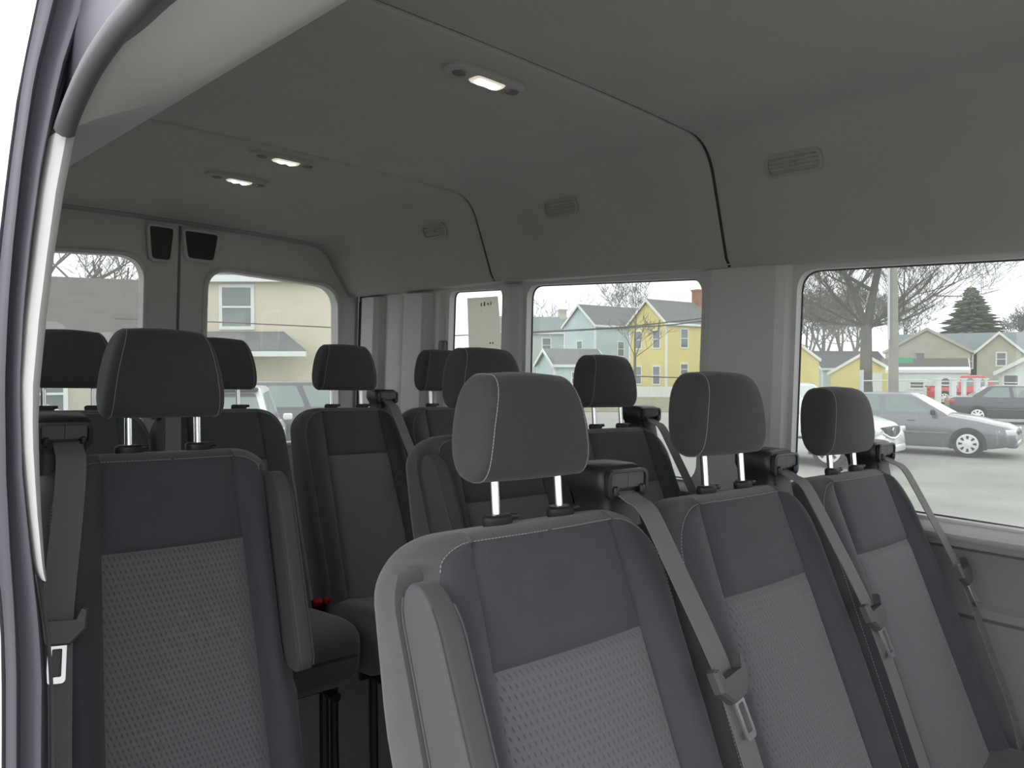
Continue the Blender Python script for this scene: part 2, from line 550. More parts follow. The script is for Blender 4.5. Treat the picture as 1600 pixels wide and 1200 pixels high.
# header band between the headliner edge and the glass, facing down
b = MB()
b.loft([[(1.883, y, edge_z(y) + 0.004), (1.90, y, edge_z(y) - 0.003), (XW + 0.001, y, interp(y, [(0.2, 2.247), (2.2, 2.280)]))] for y in (YF, 0, 0.45, 0.9, 1.5, 2.2, 2.7, 3.14)], False, False, closed=False)
b.build('header_band', 'trim_plastic', wall_d)
# lower panel, sill ledge, rails
def lower_panel(b, X, y0, y1):
    prof = [(1.937, 1.60), (1.93, 1.597), (1.925, 1.585), (1.945, 1.575), (1.955, 1.55), (1.962, 1.46), (1.95, 1.448), (1.948, 1.43), (1.962, 1.418), (1.968, 1.25), (1.968, 1.0), (1.96, 0.75), (1.95, FL)]
    b.loft([[(X(x), y, z) for x, z in prof] for y in (y0, lerp(y0, y1, .25), lerp(y0, y1, .5), lerp(y0, y1, .75), y1)], False, False, closed=False)
b = MB(); lower_panel(b, lambda x: x, YF, 3.14)
b.build('lower_panel', 'panel_lower', wall_d, angle=25)
b = MB()
b.loft([[(XW + 0.034, y, ZB + 0.002), (XW, y, ZB - 0.006), (1.912, y, ZB - 0.020), (1.906, y, ZB - 0.028), (1.915, y, 1.602), (XW, y, 1.595)] for y in (YF, 0, 1, 2, 2.45)], True, True)
b.build('window_sill', 'trim_plastic', wall_d)
# pillar covers between the windows, slightly proud
def pillar(y0, y1, z0, z1, proud=0.02, nm='pillar_cover', m='trim_plastic'):
    b = MB()
    rings = []
    for z in (z0, lerp(z0, z1, .5), z1):
        x = XW
        rings.append([(x + 0.002, y0, z), (x - proud * .6, y0 + 0.012, z), (x - proud, y0 + 0.035, z), (x - proud, y1 - 0.035, z), (x - proud * .6, y1 - 0.012, z), (x + 0.002, y1, z)])
    b.loft(rings, False, False, closed=False)
    return b.build(nm, m, wall_d, angle=25)
pillar(w3_tl.y + 0.012, w2_tr.y - 0.012, 0.95, 2.262, 0.028)
pillar(w2_tl.y + 0.012, w1_tr.y - 0.010, 0.95, 2.268, 0.02)
# rear quarter mouldings
pillar(w1_tl.y + 0.02, 2.58, 0.95, 2.268, 0.010)
pillar(2.60, 2.80, 0.95, 2.27, 0.035, m='trim_plastic')
pillar(2.81, 2.95, 0.95, 2.268, 0.008)
pillar(2.96, 3.13, 0.95, 2.27, 0.045, m='trim_plastic')
b = MB()
b.rbox((XW - 0.004, 2.52, 1.99), (0.03, 0.045, 0.16), 0.012)
b.build('latch_cover', 'trim_dark', wall_d)  # raised dark block stands in for the darkness of a panel recess
# glass panes with rubber seals
wlab = ['wide clear side window beside the three-seat bench', 'square clear side window behind the wide grey pillar', 'narrow clear rear quarter window with a paper sheet on it']
for i, wr in enumerate(WIN_R):
    cy = sum(p[0] for p in wr) / len(wr)
    cz = sum(p[1] for p in wr) / len(wr)
    gx = XW + 0.036
    b = MB()
    grow = [((p[0] - cy) * 1.02 + cy, (p[1] - cz) * 1.02 + cz) for p in wr]
    b.loft([[(gx - 0.002, *p) for p in grow], [(gx + 0.002, *p) for p in grow]])
    wo = struct(b.build(f'window_{i + 1}', 'van_glass', smooth=False), wlab[i], 'window')
    b = MB()
    b.tube([(gx - 0.006, *p) for p in wr] + [(gx - 0.006, *wr[0])], 0.0035, 6)
    b.build('seal', 'rubber', wo)

# ---- paper sheet stuck on the quarter glass (print shows through from the back)
pc = [hit_x(*p, XW + 0.031) for p in ((730, 466), (778, 463), (785.5, 560), (733, 562))]
b = MB()
b.add([tuple(p) for p in pc], [(0, 1, 2, 3)])
pap = tag(b.build('paper_sheet', 'paper', smooth=False), 'grey-beige paper sheet stuck on the narrow quarter window', 'paper')
b = MB()
for k, (px, py, ww, hh) in enumerate(((752, 476, 2.6, 6), (757, 475, 3.0, 7.5), (762.5, 475, 3.2, 4), (767, 474, 2.0, 6), (752, 486, 1, 1), (766, 536, 3, 3), (770, 536, 2, 4))):
    q = hit_x(px, py, XW + 0.0302)
    b.box(q, (0.0006, ww * 0.0028, hh * 0.0022))
tag(b.build('faint_print', 'ink', pap, smooth=False), kind='stuff')

# ---- rear doors
XC = 1.10
def door(n, x0, x1, holes, lab):
    b = MB()
    o = [(x0, FL + 0.05), (x1, FL + 0.05), (x1, 2.30), (x1 - (0.05 if x1 > XC + .3 else 0), 2.42), (x1 - (0.12 if x1 > XC + .3 else 0), 2.51),
         (x0 + (0.12 if x0 < XC - .3 else 0), 2.51), (x0 + (0.05 if x0 < XC - .3 else 0), 2.42), (x0, 2.30)]
    oo = []
    for p in o:
        if not oo or (Vector(p) - Vector(oo[-1])).length > 1e-4:
            oo.append(p)
    holed(b, oo, holes, lambda p: (p[0], YR, p[1]), (0, 1, 0), 0.06)
    d = struct(b.build(f'door_{n}', 'trim_plastic', angle=25), lab, 'door')
    for h in holes:
        b = MB()
        b.loft([[(p[0], YR + 0.055, p[1]) for p in h], [(p[0], YR + 0.059, p[1]) for p in h]])
        b.build('pane', 'van_glass', d, smooth=False)
        b = MB()
        cx = sum(p[0] for p in h) / len(h); cz = sum(p[1] for p in h) / len(h)
        k = [((p[0] - cx) * 1.03 + cx, (p[1] - cz) * 1.03 + cz) for p in h]
        b.tube([(p[0], YR - 0.001, p[1]) for p in k] + [(k[0][0], YR - 0.001, k[0][1])], 0.011, 6)
        b.build('window_frame', 'trim_plastic', d)
    return d
r_tl, r_tr, r_tm = hit_y(325, 424, YR), hit_y(523, 470, YR + 0.055), hit_y(420, 428, YR + 0.055)
dA_hole = round_poly([(r_tl.x, r_tl.z + 0.01), (r_tr.x - 0.02, r_tm.z - 0.035), (r_tr.x + 0.005, 1.60), (r_tl.x, 1.60)], 0.10, 8)
l_tr = hit_y(218, 402, YR + 0.055)
dB_hole = round_poly([(2.2 - r_tr.x + 0.02, r_tm.z - 0.035), (l_tr.x, l_tr.z + 0.0), (l_tr.x, 1.60), (2.2 - r_tr.x - .005, 1.60)], 0.10, 8)
d1 = door(1, XC + 0.006, 1.935, [dA_hole], 'grey rear van door showing a beige house through its glass')
d2 = door(2, 0.265, XC - 0.006, [dB_hole], 'grey rear van door showing a shingle roof through its glass')
b = MB(); b.box((XC, YR + 0.03, 1.6), (0.03, 0.04, 1.8)); b.build('door_seal', 'rubber', d1)  # dark box added to keep the gap between the doors black
# dark latch pockets with pale rims at the top of each door
for d, (pa, pb) in ((d2, (229, 271)), (d1, (284, 340))):
    tl, br = hit_y(pa, 347, YR), hit_y(pb, 408, YR)
    z1 = 2.485
    zz0 = hit_y((pa + pb) / 2, 408, YR).z
    poly = round_poly([(tl.x, z1), (br.x, z1), (lerp(br.x, tl.x, 0.12), zz0), (lerp(tl.x, br.x, 0.12), zz0)], 0.02, 3)
    b = MB(); b.loft([[(p[0], YR - 0.012, p[1]) for p in poly], [(p[0], YR - 0.002, p[1]) for p in poly]])
    b.build('latch_pocket', 'black_plastic', d)
    b = MB(); b.tube([(p[0], YR - 0.014, p[1]) for p in poly] + [(poly[0][0], YR - 0.014, poly[0][1])], 0.007, 6)
    b.build('pocket_rim', 'trim_plastic', d)
b = MB()
b.loft([[p for p in liner_ring(3.112)], [(p[0], 3.21, p[2]) for p in liner_ring(3.112)]], False, False, closed=False)
b.v = [(x - 1.1, y, z - 2.5) for x, y, z in b.v]
b.build('rear_edge', 'headliner', ceil_root, angle=60)
for x in (1.965, 0.235):
    b = MB(); b.box((x, 3.205, 1.55), (0.055, 0.11, 1.75)); b.build('door_seal', 'rubber', d1 if x > 1 else d2)  # dark boxes added to darken the outer door gaps and stop light leaks
b = MB()
b.tube([(1.938, 3.176, FL + 0.1), (1.938, 3.176, 2.26)], 0.012, 8)
b.tube([(0.262, 3.176, FL + 0.1), (0.262, 3.176, 2.26)], 0.012, 8)
struct(b.build('trim_1', 'rubber'), 'black rubber seal around the rear door opening', 'seal')

# ---- passenger wall (behind and ahead of the sliding door opening), front bulkhead, roof skin
def P(x): return 2.2 - x
XP = P(XW)
holesP = [round_poly([(1.97, 2.23), (1.50, 2.23), (1.50, ZB), (1.97, ZB)], 0.055, 6), round_poly([(2.42, 2.23), (2.15, 2.23), (2.15, ZB), (2.42, ZB)], 0.035, 6)]
b = MB()
holed(b, [(1.45, FL), (3.14, FL), (3.14, 2.275), (1.45, 2.262)], holesP, lambda p: (XP, p[0], p[1]), (-1, 0, 0), 0.06)
wp = struct(b.build('wall_passenger', 'trim_plastic', angle=30), 'grey plastic side wall behind the sliding door opening', 'wall')
holesF = [round_poly([(-0.6, 2.18), (-1.4, 2.18), (-1.4, ZB), (-0.6, ZB)], 0.05, 5)]
b = MB()
holed(b, [(YF, FL), (-0.47, FL), (-0.47, 2.24), (YF, 2.24)], holesF, lambda p: (XP, p[0], p[1]), (-1, 0, 0), 0.06)
b.build('front_section', 'trim_plastic', wp, angle=30)
for h in holesP:
    b = MB(); b.loft([[(XP - 0.045, *p) for p in h], [(XP - 0.049, *p) for p in h]]); b.build('pane', 'van_glass', wp, smooth=False)
b = MB()
holed(b, [(P(1.97), FL), (1.97, FL), (1.97, 2.62), (P(1.97), 2.62)], [round_poly([(0.38, 1.55), (1.82, 1.55), (1.76, 2.28), (0.44, 2.28)], 0.1, 5)], lambda p: (p[0], YF, p[1]), (0, -1, 0), 0.05)
struct(b.build('wall_front', 'trim_plastic', angle=30), 'front end of the van cabin with the windscreen opening', 'wall')
b = MB()
b.loft([[(0.262, y, 2.285), (0.265, y, 2.45), (0.33, y, 2.62), (1.1, y, 2.66), (1.9, y, 2.62), (2.0, y, 2.45), (2.01, y, 2.275), (1.965, y, 2.27), (1.96, y, 2.45), (1.86, y, 2.605), (1.1, y, 2.635), (0.345, y, 2.605), (0.285, y, 2.45), (0.28, y, 2.29)] for y in (YF, 0.5, 2.0, 3.27)])
roof = struct(b.build('roof_shell', 'van_paint'), 'white painted outer roof of the van', 'van roof')
b = MB()
b.loft([[(x, y, z) for x, z in ((2.10, 2.24), (2.12, 2.05), (2.125, 1.62), (1.98, 1.60), (1.98, FL - 0.15), (2.13, FL - 0.15), (2.16, 1.3), (2.14, 1.6), (2.13, 2.05), (2.11, 2.24))] for y in (YF, 3.27)])
# outer skin below the driver windows only
b = MB()
b.loft([[(1.985, y, 1.60), (2.13, y, 1.60), (2.16, y, 1.25), (2.13, y, FL - 0.2), (1.985, y, FL - 0.2)] for y in (YF, 3.27)])
b.build('body_side', 'van_paint', roof)
b = MB()
b.box((1.1, 3.235, 2.555), (1.75, 0.06, 0.11)); b.build('rear_header', 'van_paint', roof)
b = MB()
b.loft([[(0.255, 3.12, zc_of(3.12) - 0.25), (0.255, 3.20, 2.2), (0.40, 3.2, 2.52), (0.42, 3.12, 2.48)], [(0.25, 3.12, zc_of(3.12) - 0.25), (0.25, 3.20, 2.2), (0.39, 3.2, 2.54), (0.41, 3.12, 2.5)]])
# side header underside above the sliding door, from the bulb seal to the headliner edge
SEAL = [(0.197, -1.45, 2.234), (0.197, -0.6, 2.236), (0.197, 0.1, 2.238)] + [tuple(hit_x(px, py, 0.197)) for px, py in ((300, -90), (224, 0), (184, 45), (146, 100), (121, 150), (106, 188), (101, 204))]
sp = spline(SEAL, 5)
def hd_ring(y, z):
    ez = edge_z(y)
    return [(0.203, y, z + 0.003), (0.225, y, lerp(z + 0.006, ez - 0.012, .25)), (0.26, y, lerp(z + 0.008, ez - 0.012, .6)), (0.295, y, ez - 0.012), (0.316, y, ez - 0.005), (0.321, y, ez + 0.006), (0.318, y, ez + 0.014)]
b = MB()
b.loft([hd_ring(p.y, p.z) for p in sp], False, False, closed=False)
hd = struct(b.build('trim_2', 'trim_plastic', angle=60), 'pale grey header trim above the sliding door opening', 'trim')
e0 = sp[-1]
b = MB()
rings = [hd_ring(e0.y, e0.z)]
for y, t in ((1.02, .3), (1.15, .7), (1.3, 1), (1.5, 1), (2.2, 1), (3.14, 1)):
    r0, ez = hd_ring(y, lerp(e0.z, 2.255, t)), edge_z(y)
    rings.append([(lerp(x, max(x, 0.262), t), yy, z) for x, yy, z in r0])
b.loft(rings, False, False, closed=False)
b.build('header_band', 'trim_plastic', hd, angle=60)
# gutter rail over the door opening
b = MB()
b.loft([[(0.205, y, 2.238), (0.207, y, 2.30), (0.225, y, 2.42), (0.30, y, 2.60), (0.32, y, 2.60), (0.25, y, 2.42), (0.24, y, 2.26)] for y in (YF, 0.0, 0.6, 0.99, 3.2)])
b.build('gutter_rail', 'jamb_paint', hd, angle=40)
b = MB(); b.tube(sp, 0.0105, 10)
struct(b.build('trim_3', 'bulb_seal', angle=60), 'dark rubber bulb seal at the top corner of the sliding door opening', 'seal')

# ---- rear jamb of the sliding door opening
def poly_rows(tab, rows):
    return [interp(r, [(b_, a_) for a_, b_ in tab]) for r in rows]
rows = list(range(-260, 1900, 40))
O_ = [(118, -260), (63, 0), (38, 120), (20, 250), (5, 380), (-5, 480), (-14, 600), (-13, 740), (-4, 860), (7, 960), (11, 1050), (11, 1200), (6, 1900)]
A_ = [(148, -260), (82, 0), (52, 120), (33, 250), (19, 380), (11, 480), (6, 600), (8, 740), (14, 860), (21, 960), (24, 1050), (24, 1200), (18, 1900)]
B_ = [(160, -260), (94, 0), (62, 120), (41, 250), (26, 380), (17, 480), (12, 600), (14, 740), (22, 860), (30, 960), (36, 1050), (36, 1200), (30, 1900)]
D_ = [(196, -260), (128, 0), (92, 110), (62, 250), (44, 380), (34, 480), (28, 600), (32, 740), (44, 860), (56, 960), (62, 1050), (61, 1200), (55, 1900)]
L_ = [(226, -260), (152, 0), (118, 90), (84, 200), (66, 300), (54, 400), (41, 500), (33, 600), (36, 700), (46, 800), (60, 905), (74, 1000), (80, 1080), (81, 1200), (76, 1900)]
cols = [poly_rows(t, rows) for t in (O_, A_, B_, D_, L_)]
offs_y = [0.952, 0.940, 0.955, 0.936, 0.962]
b = MB()
rings = []
for i, r in enumerate(rows):
    ring = []
    o = hit_y(cols[0][i], r, 0.94)
    ring.append((o.x + 0.02, 1.03, o.z))
    ks = []
    for c0, c1, y0, y1 in zip(cols, cols[1:], offs_y, offs_y[1:]):
        for t in (0, .2, .4, .6, .8):
            px = lerp(c0[i], c1[i], t)
            q = hit_y(px, r, 0.945)
            s = (1 - math.cos(math.pi * t)) / 2
            ks.append((q.x, lerp(y0, y1, s), q.z))
    q = hit_y(cols[-1][i], r, 0.945)
    ks.append((q.x, offs_y[-1], q.z))
    ks.append((q.x + 0.01, 1.03, q.z))
    rings.append(ring + ks)
b.loft(rings, False, False, closed=False)
jm = struct(b.build('trim_4', 'jamb_paint', angle=60), 'dark grey ridged rear jamb of the sliding door opening', 'door jamb')
# pale pillar cover beside the jamb
R_ = [(124, 200), (104, 300), (88, 400), (76, 500), (66, 600), (63, 660), (65, 780), (70, 870), (73, 905)]
b = MB(); rings = []
rws = [203, 210, 230, 260, 300, 350, 400, 450, 500, 550, 600, 660, 700, 750, 800, 850, 880, 895, 903, 906]
for r in rws:
    l = interp(r, [(b_, a_) for a_, b_ in L_]) - 1
    rr = interp(r, [(b_, a_) for a_, b_ in R_])
    if r > 890: l = lerp(l, rr, (r - 890) / 40)
    if r < 210: l = lerp(l, rr, .15)
    ring = []
    for t, y in ((0, 0.965), (0.12, 0.938), (0.5, 0.932), (0.88, 0.938), (1, 0.96), (1, 1.0)):
        q = hit_y(lerp(l, rr, t), r, 0.94)
        ring.append((q.x, y, q.z))
    rings.append(ring)
b.loft(rings, False, False, closed=False)
struct(b.build('trim_5', 'trim_plastic', angle=60), 'pale grey plastic pillar cover at the rear of the sliding door opening', 'pillar cover')
b = MB(); rings = []
for r in range(900, 1900, 50):
    l = interp(r, [(b_, a_) for a_, b_ in L_])
    q0, q1 = hit_y(l - 1, r, 0.955), hit_y(l + 6 - (r - 900) * 0.002, r, 0.955)
    rings.append([(q0.x, 0.958, q0.z), (lerp(q0.x, q1.x, .5), 0.95, q0.z), (q1.x, 0.958, q1.z), (q1.x + .004, 1.0, q1.z)])
b.loft(rings, False, False, closed=False)
b.build('lower_trim_edge', 'trim_dark', jm)
# outer body side behind the jamb
b = MB(); rings = []
for r in range(-260, 1900, 80):
    x = interp(r, [(b_, a_) for a_, b_ in O_])
    q = hit_y(x, r, 0.94)
    rings.append([(q.x + 0.02, 1.03, q.z), (q.x + 0.003, 0.99, q.z), (q.x - 0.002, 1.02, q.z), (q.x - 0.006, 1.2, q.z), (q.x + 0.01, 1.46, q.z)])
b.loft(rings, False, False, closed=False)
b.build('body_side', 'van_paint', roof, angle=50)

b = MB()
b.loft([[(0.175, y, 1.60), (0.09, y, 1.60), (0.06, y, 1.25), (0.09, y, FL - 0.2), (0.175, y, FL - 0.2)] for y in (1.46, 3.27)])
b.build('body_side', 'van_paint', roof)
# ------------------------------------------------------------------ ceiling lamps and air vents
def lamp(y, lab, x=1.083, lit=True):
    z = zc_of(y) + 0.006
    root = empty('ceiling_lamp', T((x, y, z)))
    b = MB()
    b.loft([[(p[0], p[1], 0.004) for p in rrect(0.215, 0.068, 0.033, 6)], [(p[0], p[1], -0.004) for p in rrect(0.215, 0.068, 0.033, 6)], [(p[0], p[1], -0.009) for p in rrect(0.195, 0.05, 0.024, 6)]])
    b.build('housing', 'headliner', root)
    b = MB()
    b.loft([[(p[0] + 0.005, p[1], -0.008) for p in rrect(0.086, 0.040, 0.01, 3)], [(p[0] + 0.005, p[1], -0.013) for p in rrect(0.078, 0.034, 0.01, 3)]])
    b.build('lens', 'lamp_lens' if lit else 'lamp_clear', root)
    for k in (-0.016, 0.016):
        b = MB()
        b.loft([[(k + 0.005 + 0.011 * s * math.cos(a), 0.011 * s * math.sin(a), zz) for a in [2 * math.pi * q / 12 for q in range(12)]] for s, zz in ((1, -0.012), (0.9, -0.0155), (0.5, -0.017))])
        b.build('bulb', 'lamp_led' if lit else 'lamp_clear', root)
    for k in (-0.073, 0.078):
        b = MB()
        b.loft([[(k + p[0], p[1], -0.008) for p in rrect(0.032, 0.03, 0.012, 4)], [(k + p[0], p[1], -0.012) for p in rrect(0.028, 0.026, 0.011, 4)]])
        b.build('switch', 'trim_dark', root)
    tag(root, lab, 'ceiling lamp', 'lamps along the headliner')
lamp(0.545, 'ceiling lamp ahead of the forward headliner seam', lit=False)
lamp(1.29, 'lit ceiling lamp just behind the forward headliner seam')
lamp(2.25, 'lit ceiling lamp just behind the rear headliner seam')
lamp(2.60, 'lit ceiling lamp between rear headliner seam and the rear doors')

def vent(y, lab):
    root_z = 2.499
    # orientation: on the inclined side of the headliner
    def surf(z):
        ring = [p for p in liner_ring(y) if p[0] > 1.7]
        ring.sort(key=lambda p: p[2])
        return interp(z, [(p[2], p[0]) for p in ring])
    z0 = 2.490
    x0 = surf(z0)
    s = (surf(z0 + 0.02) - surf(z0 - 0.02)) / 0.04
    up = Vector((s, 0, 1)).normalized()
    nrm = Vector((-1, 0, s)).normalized()           # into the cabin
    along = Vector((0, -1, 0))
    M = Matrix(((along.x, up.x, nrm.x, x0), (along.y, up.y, nrm.y, y), (along.z, up.z, nrm.z, z0), (0, 0, 0, 1)))
    root = empty('air_vent', M)
    b = MB()
    oo, ii = rrect(0.150, 0.058, 0.02, 6), rrect(0.132, 0.040, 0.013, 6)
    b.loft([[(p[0], p[1], -0.004) for p in oo], [(p[0], p[1], 0.005) for p in oo], [(p[0], p[1], 0.006) for p in ii], [(p[0], p[1], -0.004) for p in ii]], False, False)
    b.build('bezel', 'vent_plastic', root)
    b = MB(); b.loft([[(p[0], p[1], -0.003) for p in ii], [(p[0], p[1], -0.0025) for p in ii]]); b.build('duct', 'black_plastic', root)  # flat black plate stands in for the shaded inside of the vent
    me = None
    for k in range(4):
        if me is None:
            b = MB(); b.rbox((0, 0, 0.001), (0.130, 0.0050, 0.005), 0.002, 2, 2); me = b.mesh('slat', 'vent_plastic')
        link('slat', me, root, T((0, -0.0147 + k * 0.0098, 0)))
    b = MB(); b.rbox((0, 0, 0.006), (0.012, 0.010, 0.006), 0.002); b.build('thumb_tab', 'vent_plastic', root)
    tag(root, lab, 'air vent', 'air vents along the driver side of the headliner')
vent(0.937, 'slatted air vent forward of the front headliner seam')
vent(1.735, 'slatted air vent between the two headliner seams')
vent(2.415, 'slatted air vent behind the rear headliner seam')

# ------------------------------------------------------------------ seats
# Seat frame: origin on the floor under the head restraint, -Y is the direction the seat faces.
ZT, RSH, W0, ZSPL, ZSEAM = 1.062, 0.085, 0.226, 0.912, 1.050
def yf(z): return -0.053 - (1.047 - z) * 0.405
def half_w(z):
    zc = ZT - RSH
    return W0 if z <= zc else W0 - RSH + math.sqrt(max(0.0, RSH * RSH - (z - zc) ** 2))
def ins_w(z): return interp(z, [(0.45, 0.150), (0.9, 0.132), (1.05, 0.124)])
def smooth(t):
    t = max(0.0, min(1.0, t))
    return t * t * (3 - 2 * t)
def half_profile(z, arm):
    """(x, d) from the front centre round to the back centre; d = distance behind the front plane"""
    if arm:
        k = smooth((1.040 - z) / 0.022) * smooth((z - 0.665) / 0.05)
        A, B = raw_profile(z, False), raw_profile(z, True)
        return [(lerp(a[0], b_[0], k), lerp(a[1], b_[1], k)) for a, b_ in zip(A, B)]
    return raw_profile(z, False)
def raw_profile(z, use):
    W, wi = half_w(z), ins_w(z)
    s = max(0.0, (z - 1.040) / 0.022)
    inset = 0.022 * (1 - math.sqrt(max(0.0, 1 - s * s)))
    back = interp(z, [(0.85, 0.124), (1.0, 0.098), (1.06, 0.082)])
    g = 0.007 * math.exp(-((z - ZSPL) / 0.006) ** 2) if z > ZSPL - 0.02 else 0.007 * math.exp(-((z - ZSPL) / 0.004) ** 2)
    puff = 0.006 if z > ZSPL else 0.004
    xs = 0.125 + (W0 - 0.018 - 0.125) * math.sqrt(max(0.0, 1 - (max(0.0, z - 0.965) / (ZSEAM - 0.965)) ** 2))
    Wb = min(W - 0.036, 0.187) if use else min(W - 0.018, xs)
    Wb = max(Wb, wi + 0.004)
    h = interp(z, [(0.45, 0.034), (0.8, 0.03), (0.97, 0.017), (1.03, 0.004)])
    seam = 0.006 if z < ZSEAM else 0.0
    p = []
    for k in (0, .25, .5, .75, .93, 1.0):
        p.append((wi * k, -puff * (1 - k * k) + g * (1 if k < .99 else 0) + (seam if k > .99 else 0)))
    for k in (1, 2, 3, 4, 5, 6, 7):
        a = k / 8
        p.append((wi + (Wb - wi) * a, seam * (1 - a) ** 4 - h * math.sin(math.pi * min(1, a * 0.98)) ** 0.8 * (0.55 + 0.45 * a)))
    if use:
        p += [(Wb, 0.004), (Wb + 0.001, 0.018), (Wb + 0.003, 0.030), (min(W - 0.008, Wb + 0.02), 0.032), (W - 0.001, 0.036), (W, 0.05)]
    else:
        p += [(Wb + 0.003, 0.002), (min(Wb + 0.010, (Wb + W) / 2) if z < 0.97 else lerp(Wb, W, 0.5), 0.010), (W - 0.003, 0.022), (W - 0.001, 0.034), (W, 0.042), (W, 0.05)]
    p += [(W, back - 0.03), (W - 0.006, back - 0.014), (W - 0.022, back - 0.003), (W * 0.55, back), (0, back)]
    return [(x, d + inset * (1 - d / (back * 0.5))) for x, d in p]
ZROWS = [0.42, 0.425, 0.44, 0.47, 0.51, 0.55, 0.60, 0.65, 0.70, 0.75, 0.80, 0.84, 0.87, 0.885, 0.897, 0.904, 0.908, 0.912, 0.916, 0.922, 0.93, 0.945, 0.96, 0.98, 0.995, 1.005, 1.012, 1.018, 1.022, 1.0265, 1.030, 1.034, 1.038, 1.042, 1.046, 1.050, 1.0525, 1.055, 1.057, 1.059, 1.0605, 1.0616, 1.062]
def drop(z, d):
    """the top of the backrest falls away to the rear"""
    return z - 0.20 * max(0.0, d) * max(0.0, min(1.0, (z - 0.98) / 0.08))
CACHE = {}
def cached(key, fn):
    if key not in CACHE:
        CACHE[key] = fn()
    return CACHE[key]
def backrest_parts(arm):
    rings = []
    for z in ZROWS:
        R = half_profile(z, arm == 1)
        L = half_profile(z, arm == -1)
        loop = [(x, yf(z) + d, drop(z, d)) for x, d in R] + [(-x, yf(z) + d, drop(z, d)) for x, d in reversed(L[1:-1])]
        rings.append(loop)
    n = len(rings[0])
    groups = {'shell': MB(), 'upper': MB(), 'lower': MB(), 'bol_r': MB(), 'bol_l': MB()}
    remap = {k: {} for k in groups}
    def addface(g, idx):
        mb, rm = groups[g], remap[g]
        f = []
        for i, j in idx:
            if (i, j) not in rm:
                rm[(i, j)] = len(mb.v); mb.v.append(rings[i][j])
            f.append(rm[(i, j)])
        mb.f.append(tuple(f))
    for i in range(len(rings) - 1):
        zm = (ZROWS[i] + ZROWS[i + 1]) / 2
        for j in range(n):
            k = (j + 1) % n
            front = j < 5 or j >= n - 5
            g = 'shell'
            if 0.43 < zm < ZSEAM:
                if 5 <= j < 13: g = 'bol_r'
                elif n - 13 <= j < n - 5: g = 'bol_l'
            if front and zm < ZSPL and zm > 0.43: g = 'lower'
            elif front and ZSPL < zm < ZSEAM: g = 'upper'
            addface(g, ((i, j), (i, k), (i + 1, k), (i + 1, j)))
    addface('shell', [(len(rings) - 1, j) for j in range(n)])
    addface('shell', [(0, j) for j in range(n - 1, -1, -1)])
    return {'shell': groups['shell'].mesh('backrest', 'seat_cloth', angle=50), 'upper': groups['upper'].mesh('upper_panel', 'seat_smooth', angle=50), 'lower': groups['lower'].mesh('patterned_panel', 'seat_pattern', angle=50), 'bol_r': groups['bol_r'].mesh('bolster', 'seat_smooth', angle=50), 'bol_l': groups['bol_l'].mesh('bolster', 'seat_smooth', angle=50)}
def front_d(z, x, arm):
    hp = half_profile(z, arm)
    return interp(abs(x), [(q[0], q[1]) for q in hp[:17]])
def stitch_path(sgn, arm):
    """stitched seam across the top and down one shoulder"""
    has = arm == sgn
    zs = [1.024, 1.028] if has else [0.55, 0.62, 0.70, 0.78, 0.86, 0.92, 0.955, 0.965, 0.98, 0.995, 1.005, 1.015, 1.022, 1.028]
    zs += [1.033, 1.038, 1.042, 1.0455, 1.048, 1.0493, 1.04995]
    pts = []
    for z in zs:
        x, d = half_profile(z, has)[13]
        pts.append((sgn * x, yf(z) + d - 0.0012, drop(z, d)))
    for k in (5, 4, 3, 2, 1, 0):
        x, d = half_profile(ZSEAM, False)[k]
        pts.append((sgn * x, yf(ZSEAM) + d - 0.0010, drop(ZSEAM, d) + 0.0004))
    return pts
def dashes(path, step=0.0052, ln=0.0034, r=0.0007):
    mb = MB()
    pts = resample(path, step)
    for a, c in zip(pts, pts[1:]):
        t = (c - a).normalized()
        mb.tube([a, a + t * ln], r, 4)
    return mb
def make_stitch(arm):
    mb = MB()
    for s in (-1, 1):
        d = dashes(stitch_path(s, arm))
        mb.add(d.v, d.f)
    return mb.mesh('stitching', 'thread', False)
# head restraint
HZ0, HZ1, HDEP = 1.115, 1.254, 0.038
def hr_ring(s, k):
    pts = []
    n = 28
    zc, az = (HZ0 + HZ1) / 2, (HZ1 - HZ0) / 2
    for q in range(n):
        a = 2 * math.pi * q / n
        e = 2 / 3.0
        cy = math.copysign(abs(math.cos(a)) ** e, math.cos(a)) * HDEP * k
        cz = math.copysign(abs(math.sin(a)) ** e, math.sin(a)) * az * (0.35 + 0.65 * k)
        tz = min(1.0, max(0.0, (cz + az) / (2 * az)))
        hw = lerp(0.113, 0.080, tz ** 2.0)
        crown = -0.012 * (1 - s * s) if cy < 0 else 0
        y = cy + crown + (cz) * 0.16 + (0.010 * (1 - tz) if cy < 0 else 0)
        pts.append((s * hw, y, zc + cz - 0.010 * s * s * max(0, tz - .5)))
    return pts
def headrest_mesh():
    S = [(-1.0, .50), (-.997, .66), (-.985, .78), (-.97, .86), (-.945, .93), (-.915, .97), (-.88, .995), (-.84, 1), (-.6, 1), (-.4, 1), (-.2, 1), (0, 1)]
    S = S + [(-s, k) for s, k in reversed(S[:-1])]
    mb = MB(); mb.loft([hr_ring(s, k) for s, k in S])
    return mb.mesh('headrest', 'headrest_cloth', angle=60)
def headrest_stitch():
    mb = MB()
    for s in (-0.86, 0.86):
        ring = [Vector(p) for p in hr_ring(s, 1.006)]
        ring = ring[3:] + ring[:3]
        d = dashes(ring + [ring[0]], 0.0045, 0.0036, 0.0007)
        mb.add(d.v, d.f)
    return mb.mesh('stitching', 'thread', False)
def post_mesh(): 
    mb = MB(); mb.tube([(0, -0.019, 1.03), (0, -0.012, 1.09), (0, -0.006, 1.14)], 0.0062, 12)
    return mb.mesh('post', 'chrome')
